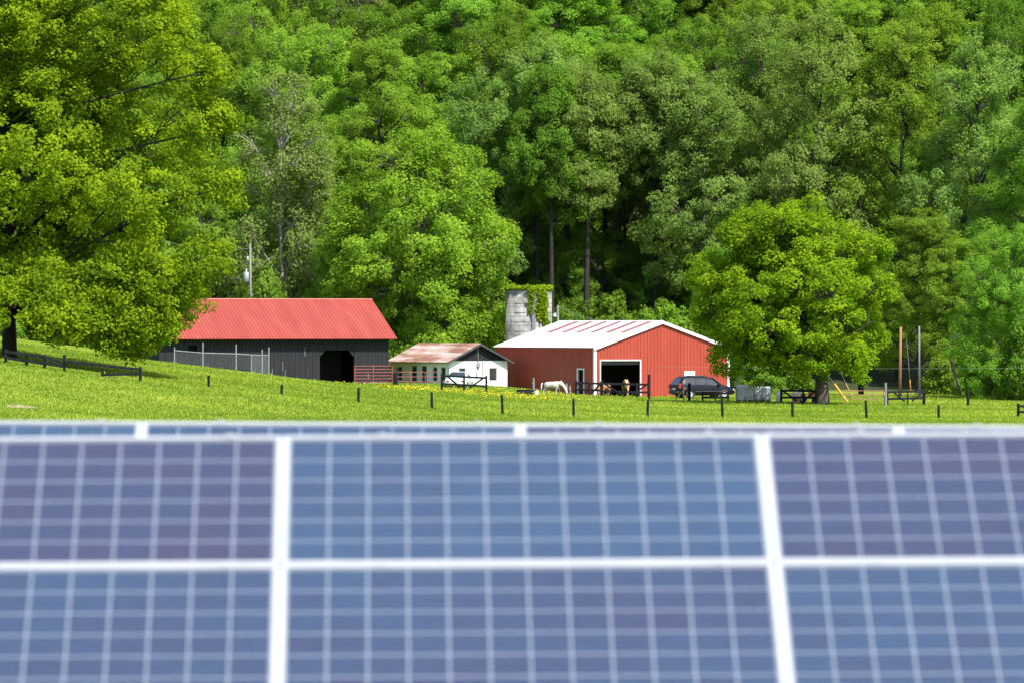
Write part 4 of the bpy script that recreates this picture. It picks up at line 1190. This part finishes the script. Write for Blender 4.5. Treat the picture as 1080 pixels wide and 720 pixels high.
# ------------------------------------------------------------------ yard objects
def tote(px0, px1, Y, ty, label):
    w = (px1 - px0) / F * Y; x = PX((px0 + px1) / 2, Y); z = gz(x, Y)
    h = -(ty - HY) / F * Y - z
    t = thing('liquid_tote', label, 'tote', (x, Y, z), R(6), 'caged plastic totes beside the barn')
    a = w / 2
    MB().box(-a + .05, a - .05, -.45, .45, .16, h - .04).build('bottle', M['tote'], t, bevel=.08)
    c = MB()
    nx = 7; nz = 6
    for i in range(nx + 1):
        q = -a + 2 * a * i / nx
        for s in (-.5, .5): c.tube([(q, s, .15), (q, s, h)], .016, 5)
    for i in range(nz + 1):
        z_ = .17 + (h - .19) * i / nz
        c.tube([(-a, -.5, z_), (a, -.5, z_), (a, .5, z_), (-a, .5, z_), (-a, -.5, z_)], .016, 5)
    for s in range(1, 5):
        q = -.5 + s * .2
        for e in (-a, a): c.tube([(e, q, .15), (e, q, h)], .016, 5)
    c.build('cage', M['galv'], t)
    p = MB(); p.box(-a, a, -.5, .5, .10, .15)
    for q in (-a + .1, 0, a - .1): p.box(q - .08, q + .08, -.5, .5, 0, .10)
    p.build('pallet', M['dark_grey'], t)
    MB().tube([(0, 0, h - .05), (0, 0, h + .03)], .12, 10).build('lid', M['dark_grey'], t)
    MB().tube([(0, -.45, .27), (0, -.54, .27)], .05, 8).build('valve', M['dark_grey'], t)
tote(777, 794, 468, 405.5, 'white caged liquid tote nearer the minivan')
tote(795.5, 812, 469, 407, 'white caged liquid tote nearer the tree trunk')

def hbrace():
    Y = 470; x = PX(711, Y); z = gz(x, Y)
    t = thing('brace_post', 'tan timber props leaning beside the rear of the minivan', 'post', (x, Y, z))
    MB().bar((0, 0, 0), (.88, .05, 1.0), .10, .10).build('prop', M['tan_wood'], t)
    MB().bar((.72, -.12, -.3), (.72, -.12, 1.05), .11, .11, (0, 1, 0)).build('post', M['tan_wood'], t)
hbrace()
x = PX(727, 468); t = thing('fence_post', 'dark upright post directly in front of the minivan side', 'fence post', (x, 468, gz(x, 468)))
MB().box(-.11, .11, -.11, .11, -.3, 1.35).build('post', M['black_wood'], t, bevel=.02); MB().box(-.13, .13, -.13, .13, 1.35, 1.38).build('post_cap', M['black_wood'], t)
plank_gate(470, 741, 768, .75, 'low dark board rail in front of the minivan bonnet', name='board_fence', rails=(.62, .3), mids=(.5,), braces=False, postw=.14)

# weathered grey posts near the horse
for px, ty, Yp, lab, r in ((562.5, 398, 479, 'weathered grey post left of the white horse', .1), (597, 404, 482, 'pale grey post just right of the white horse', .12), (601, 406, 485, 'pale grey post close beside the side door of the barn', .08)):
    x = PX(px, Yp); z = gz(x, Yp); H = -(ty - HY) / F * Yp - z
    t = thing('fence_post', lab, 'fence post', (x, Yp, z))
    MB().tube([(0, 0, -.3), (.02, 0, H * .6), (0, 0, H)], [r, r * .95, r * .85], 9).build('post', M['pole_grey'], t)
    MB().tube([(-.03, -r, H * .7), (-.03, -r - .04, H * .7)], .03, 6).build('insulator', M['white_plastic'], t)
x = PX(556, 477); t = thing('water_trough', 'low black rubber trough in the grass left of the white horse', 'trough', (x, 477, gz(x, 477)))
m = MB(); m.prism([(-.75, -.3, 0), (.6, -.3, 0), (.7, -.35, .42), (-.85, -.35, .42)], (0, .7, 0)); m.build('tub', M['rubber'], t, bevel=.05)
MB().tube([(-.8, -.36, .42), (.68, -.36, .42), (.68, .36, .42), (-.8, .36, .42), (-.8, -.36, .42)], .035, 6).build('rim', M['rubber'], t)
x = PX(565.5, 476); t = thing('bucket', 'small cream bucket beside the black trough', 'bucket', (x, 476, gz(x, 476)))
MB().tube([(0, 0, 0), (0, 0, .4), (0, 0, .41)], [.14, .19, .2], 14).build('pail', M['white_plastic'], t)
MB().tube([(.19 * math.cos(q * .39), 0, .4 + .14 * math.sin(q * .39)) for q in range(9)], .012, 5).build('handle', M['wire'], t)

def skin_body(name, joints, edges, mat, parent, root=0, sub=2):
    me = bpy.data.meshes.new(name); me.from_pydata([j[:3] for j in joints], edges, []); me.update()
    o = bpy.data.objects.new(name, me); C.objects.link(o)
    o.modifiers.new('skin', 'SKIN'); s = o.modifiers.new('sub', 'SUBSURF'); s.levels = sub; s.render_levels = sub
    sv = me.skin_vertices[0].data
    for i, j in enumerate(joints):
        sv[i].radius = (j[3], j[4] if len(j) > 4 else j[3]); sv[i].use_root = (i == root)
    dg = bpy.context.evaluated_depsgraph_get()
    m2 = bpy.data.meshes.new_from_object(o.evaluated_get(dg))
    bpy.data.objects.remove(o)
    o = bpy.data.objects.new(name, m2); C.objects.link(o); m2.materials.clear(); m2.materials.append(mat); m2.shade_smooth()
    o.parent = parent
    return o
def horse(label, loc, rz, coat, mane, graze=True, scale=1.0, face=None):
    t = thing('horse', label, 'horse', loc, rz); t.scale = (scale,) * 3
    if graze == 'low':
        head = [(.70, 0, 1.20, .25, .2), (.98, 0, .98, .19, .14), (1.20, 0, .74, .16, .115), (1.28, 0, .58, .15, .115), (1.36, 0, .36, .11, .09), (1.40, 0, .22, .09, .08)]
    else:
        head = [(.74, 0, 1.24, .24, .2), (1.0, 0, 1.30, .17, .13), (1.24, 0, 1.36, .14, .11), (1.36, 0, 1.30, .135, .11), (1.50, 0, 1.06, .10, .085), (1.54, 0, .92, .085, .075)]
    J = [(-.55, 0, 1.08, .36, .33), (-.84, 0, 1.02, .25, .26), (-.2, 0, 1.0, .37, .33), (.2, 0, 1.0, .38, .33), (.52, 0, 1.06, .33, .31)]
    E = [(0, 1), (0, 2), (2, 3), (3, 4)]
    b = len(J); J += head; E += [(4, b)] + [(b + i, b + i + 1) for i in range(len(head) - 1)]
    for s in (-1, 1):
        k = len(J); off = .10 * s
        J += [(-.62, s * .2, .86, .17, .15), (-.52 + off * .3, s * .2, .66, .10), (-.74 + off, s * .19, .48, .065), (-.68 + off, s * .19, .20, .047), (-.64 + off, s * .19, .05, .06), (-.60 + off, s * .19, .01, .065)]
        E += [(0, k)] + [(k + i, k + i + 1) for i in range(5)]
        k = len(J)
        J += [(.50, s * .19, .82, .13, .12), (.50 + off, s * .18, .48, .072), (.52 + off, s * .18, .25, .047), (.52 + off, s * .18, .06, .055), (.55 + off, s * .18, .01, .062)]
        E += [(4, k)] + [(k + i, k + i + 1) for i in range(4)]
    body = skin_body('body', J, E, M[coat], t)
    hd = Vector(head[2][:3]); hn = (Vector(head[3][:3]) - hd).normalized()
    upv = Vector((0, 1, 0)).cross(hn) * -1
    e = MB()
    for s in (-1, 1):
        p = hd + upv * -.02 + Vector((0, s * .08, 0)); d = -hn * .12 + Vector((0, s * .03, .06))
        e.tube([p, p + d * .7, p + d * 1.5], [.045, .05, .008], 7)
    e.build('ears', M[coat], t, smooth=True)
    mn = MB(); pts = [Vector(h[:3]) for h in head[:3]]
    nrm = Vector((-.6, 0, .8)) if not graze else Vector((.55, 0, .8))
    for i in range(26):
        q = i / 25 * 1.9; j = min(1, int(q)); p = pts[j].lerp(pts[j + 1], q - j) + nrm.normalized() * (.21 - .05 * q)
        mn.tube([p, p + Vector((0, -.10, -.05)), p + Vector((0, -.15, -.24))], [.03, .03, .008], 5)
    mn.build('mane', M[mane], t)
    MB().tube([(-.98, 0, 1.18), (-1.08, 0, 1.05), (-1.10, 0, .7), (-1.06, 0, .42)], [.05, .07, .075, .02], 8).build('tail', M[mane], t, smooth=True)
    if face:
        a, c = Vector(head[3][:3]), Vector(head[5][:3])
        fw = -upv if upv.dot(Vector((1, 0, 0))) < 0 else upv
        MB().bar(a + fw * .09, c + fw * .065, .05, .03).build('blaze', M[face], t)
    ey = MB()
    for s in (-1, 1):
        c = Vector(head[3][:3]) + Vector((0, s * .085, 0)) - hn * .02
        ey.tube([c - Vector((0, s * .02, 0)), c + Vector((0, s * .015, 0))], [.028, .018], 8)
    ey.build('eyes', M['rubber'], t)
    return t
Yh = 480; x = PX(583.5, Yh)
horse('white horse grazing in the grass beside the red barn', (x - .05, Yh, gz(x, Yh) - .02), R(-22), 'horse_white', 'mane_pale', 'low', .86)
x = PX(661.5, 495.6); horse('golden horse with a white blaze looking out of the open barn doorway', (x - .1, 497.3, gz(x, 495) + .12), R(-88), 'horse_tan', 'mane_pale', 'up', .9, 'white_plastic')
x = PX(627, 489); horse('brown horse lowering its head behind the left plank gate', (x + .85, 490.6, gz(x, 490) + .1), R(-125), 'horse_brown', 'horse_brown', 'low', .68)

# small red machine, drum and sack behind the fence by the tree trunk
def machine():
    Y = 466; x = PX(853, Y); z = gz(x, Y)
    t = thing('garden_tractor', 'small faded red garden tractor behind the shaded board fence', 'tractor', (x - .6, Y, z), R(12))
    MB().box(.62, 1.35, -.26, .26, .42, .88).build('hood', M['machine_red'], t, bevel=.07)
    MB().box(-.15, .62, -.36, .36, .32, .46).build('chassis', M['machine_red'], t, bevel=.03)
    sb = MB(); sb.box(-.1, .3, -.25, .25, .62, .72); sb.box(-.16, -.06, -.25, .25, .72, 1.08); sb.build('seat', M['dark_grey'], t, bevel=.04)
    MB().box(-.25, .35, -.42, -.22, .55, .64).box(-.25, .35, .22, .42, .55, .64).build('fender', M['machine_red'], t, bevel=.03)
    MB().tube([(.62, 0, .85), (.5, 0, 1.12)], .02, 6).build('steering_column', M['dark_grey'], t)
    MB().tube([(.5 + .17 * math.cos(q * .524) * .4, .17 * math.sin(q * .524), 1.12 + .17 * math.cos(q * .524) * .9 * .3) for q in range(13)], .015, 5).build('steering_wheel', M['dark_grey'], t)
    for wx, wy, r in ((.05, .36, .3), (1.15, .32, .2)):
        for s in (-1, 1):
            w = MB().tube([(wx, s * (wy - .09), r), (wx, s * (wy + .09), r)], r, 16).build('wheel', M['rubber'], t)
            MB().tube([(wx, s * (wy + .06), r), (wx, s * (wy + .1), r)], r * .5, 12).build('rim', M['white_plastic'], w)
machine()
x = PX(839.5, 465); t = thing('barrel', 'pale pink plastic barrel lying behind the shaded board fence', 'barrel', (x, 465, gz(x, 465)))
MB().tube([(-.34, 0, .55), (-.3, 0, .55), (0, 0, .55), (.3, 0, .55), (.34, 0, .55)], [.22, .26, .28, .26, .22], 16).build('drum', M['pink_plastic'], t, smooth=True)
MB().box(-.3, .3, -.3, .3, 0, .28).build('cradle', M['tan_wood'], t)
x = PX(821.5, 468); t = thing('feed_sack', 'white feed sack standing near the caged totes', 'sack', (x, 468, gz(x, 468)))
MB().tube([(0, 0, 0), (0, 0, .15), (.02, 0, .5), (0, 0, .75), (.02, 0, .82)], [.18, .24, .23, .17, .08], 12).build('bag', M['white_plastic'], t, smooth=True)
MB().tube([(.02, 0, .8), (.03, 0, .88)], [.05, .09], 10).build('tied_neck', M['white_plastic'], t)

# broken trunks at the right
def snag(px0, py0, px1, py1, Y, r, label):
    b = P(px1, py1, Y); a = P(px0, py0, Y); g = gz(b.x, Y)
    t = thing('broken_trunk', label, 'dead trunk', (b.x, Y, g))
    A = a - Vector((b.x, Y, g)); rr = random.Random(int(px0))
    m = MB(); m.tube([(0, 0, -.2), A * .3 + Vector((rr.uniform(-.1, .1), 0, 0)), A * .7, A * .92, A], [r * .7, r * .85, r, r * 1.25, r * .5], 9)
    m.build('trunk', M['snag_wood'], t)
    m = MB(); m.tube([A * .93, A * 1.06 + Vector((.14, 0, .05))], [r * .5, .02], 6); m.tube([A * .93, A * 1.04 + Vector((-.16, 0, 0))], [r * .5, .02], 6); m.build('splinter', M['bark_pale'], t)
snag(1002, 377, 1014, 414, 490, .12, 'broken brown trunk leaning left out of the dark bushes')
snag(1069, 369, 1073, 428, 478, .12, 'pale snapped trunk standing among leaves at the right edge')
# dead pale branch inside the lime-green crown
t = thing('dead_branch', 'bare pale branch poking out of the right side of the lime-green crown', 'branch', P(905, 350, 446))
MB().tube([(0, 0, 0), (.6, -1.0, .5), (1.1, -1.6, .8)], [.10, .07, .03], 7).build('limb', M['bark'], t)
MB().tube([(.6, -1.0, .5), (.75, -1.2, 1.3), (.6, -1.3, 1.9)], [.05, .03, .012], 6).build('twig', M['bark'], t)

# bare dirt patch at the lower left
def dirt(px, Y, a, b, lab):
    x = PX(px, Y); rr = random.Random(int(px)); pts = []
    for i in range(22):
        q = 2 * math.pi * i / 22; k = rr.uniform(.7, 1.15)
        X_, Y_ = x + a * k * math.cos(q), Y + b * k * math.sin(q); pts.append((X_, Y_, gz(X_, Y_) + .05))
    c = (x, Y, gz(x, Y) + .09); m = MB()
    for i in range(22): m.face([c, pts[i], pts[(i + 1) % 22]])
    o = m.build('bare_dirt', M['dirt']); o['kind'] = 'structure'
dirt(22, 351, .9, 1.8, '')

# ------------------------------------------------------------------ solar arrays
PW, PH, PIT, VP = 1.974, .994, 1.98, 1.0
rp = random.Random(2)
BATCH = {(0, -1): .18, (0, 0): .66, (0, 1): .22, (1, -1): .52, (1, 0): .40, (1, 1): .54}
def array(name, label, Ytop, py_top, px_mid, tilt, roll, yaw, cols, scale_px):
    zt = -(py_top - HY) / F * Ytop; xm = PX(px_mid, Ytop)
    g = gz(xm, Ytop)
    t = thing(name, label, 'solar array', (xm, Ytop, g), 0, 'rows of ground-mounted solar panels')
    Mt = Matrix.Translation((0, 0, zt - g)) @ Euler((tilt, roll, yaw), 'XYZ').to_matrix().to_4x4()
    # panel mesh: laminate with UV counted in cells
    fw, th = .023, .04
    lam = bpy.data.meshes.get('solar_laminate')
    if not lam:
        a, b = PW / 2 - .004, PH
        vs = [(-a, .004, -.008), (a, .004, -.008), (a, b - .004, -.008), (-a, b - .004, -.008)]
        mb = MB(); mb.hexa([(x_, y_, -.016) for x_, y_, _ in vs] + vs)
        lam = mb.mesh('solar_laminate'); lam.materials.append(M['cells'])
        ul = lam.uv_layers.new(name='UVMap')
        cw, chh = (PW - 2 * fw - .012) / 12, (PH - 2 * fw - .012) / 6
        for p in lam.polygons:
            for li in p.loop_indices:
                co = lam.vertices[lam.loops[li].vertex_index].co
                ul.data[li].uv = ((co.x + cw * 6) / cw + 24, (co.y - PH / 2 + chh * 3) / chh + 24)
        fm = MB(); A = PW / 2
        fm.box(-A, A, 0, fw, -th, 0).box(-A, A, PH - fw, PH, -th, 0).box(-A, -A + fw, fw, PH - fw, -th, 0).box(A - fw, A, fw, PH - fw, -th, 0)
        fme = fm.mesh('solar_frame'); fme.materials.append(M['aluminium'])
        cm = MB(); cm.box(-.020, .020, -.020, .002, -.045, .004); cm.tube([(0, -.006, .003), (0, -.006, .010)], .007, 8)
        cme = cm.mesh('solar_clamp'); cme.materials.append(M['aluminium'])
    for r in range(2):
        for c in cols:
            p = bpy.data.objects.new('solar_panel', bpy.data.meshes['solar_laminate']); C.objects.link(p); p.parent = t
            q_ = BATCH.get((r, c), rp.random()) if Ytop < 30 else rp.random()
            p.color = (q_, q_, q_, 1)
            p.matrix_local = Mt @ Matrix.Translation((c * PIT, -(r + 1) * VP + (VP - PH) / 2, 0))
            f = bpy.data.objects.new('frame', bpy.data.meshes['solar_frame']); C.objects.link(f); f.parent = p
            for u in (-.58, .77):
                k = bpy.data.objects.new('clamp', bpy.data.meshes['solar_clamp']); C.objects.link(k); k.parent = p
                k.location = (u, PH + .002, .0)
    def pt(u, v, w): return Mt @ Vector((u, v, w))
    c0, c1 = min(cols) * PIT - PIT / 2, max(cols) * PIT + PIT / 2
    for v in (-.28, -.72, -1.28, -1.72):
        MB().bar(pt(c0, v, -.075), pt(c1, v, -.075), .05, .06).build('purlin', M['steel_post'], t)
    for c in cols:
        for u in (c * PIT - .58, c * PIT + .77):
            MB().bar(pt(u, -.02, -.13), pt(u, -1.98, -.13), .05, .05).build('rail', M['steel_post'], t)
        u = c * PIT
        for v in (-.35, -1.65):
            q = pt(u, v, -.14)
            MB().box(q.x - .05, q.x + .05, q.y - .05, q.y + .05, -.5, q.z).build('post', M['steel_post'], t)
    return t
array('solar_array', 'nearest blurred row of blue solar panels in white frames', 25.54, 457.2, 551, R(30), -.0048, .019, range(-5, 9), 254.5)
array('solar_array', 'second row of solar panels showing only its top edge behind the nearest row', 32.3, 444.6, 349.5, R(30), .0048, .0, range(-6, 10), 201)

make_grass()
make_flowers()
print('woodland trees', cnt, 'objects', len(bpy.data.objects))
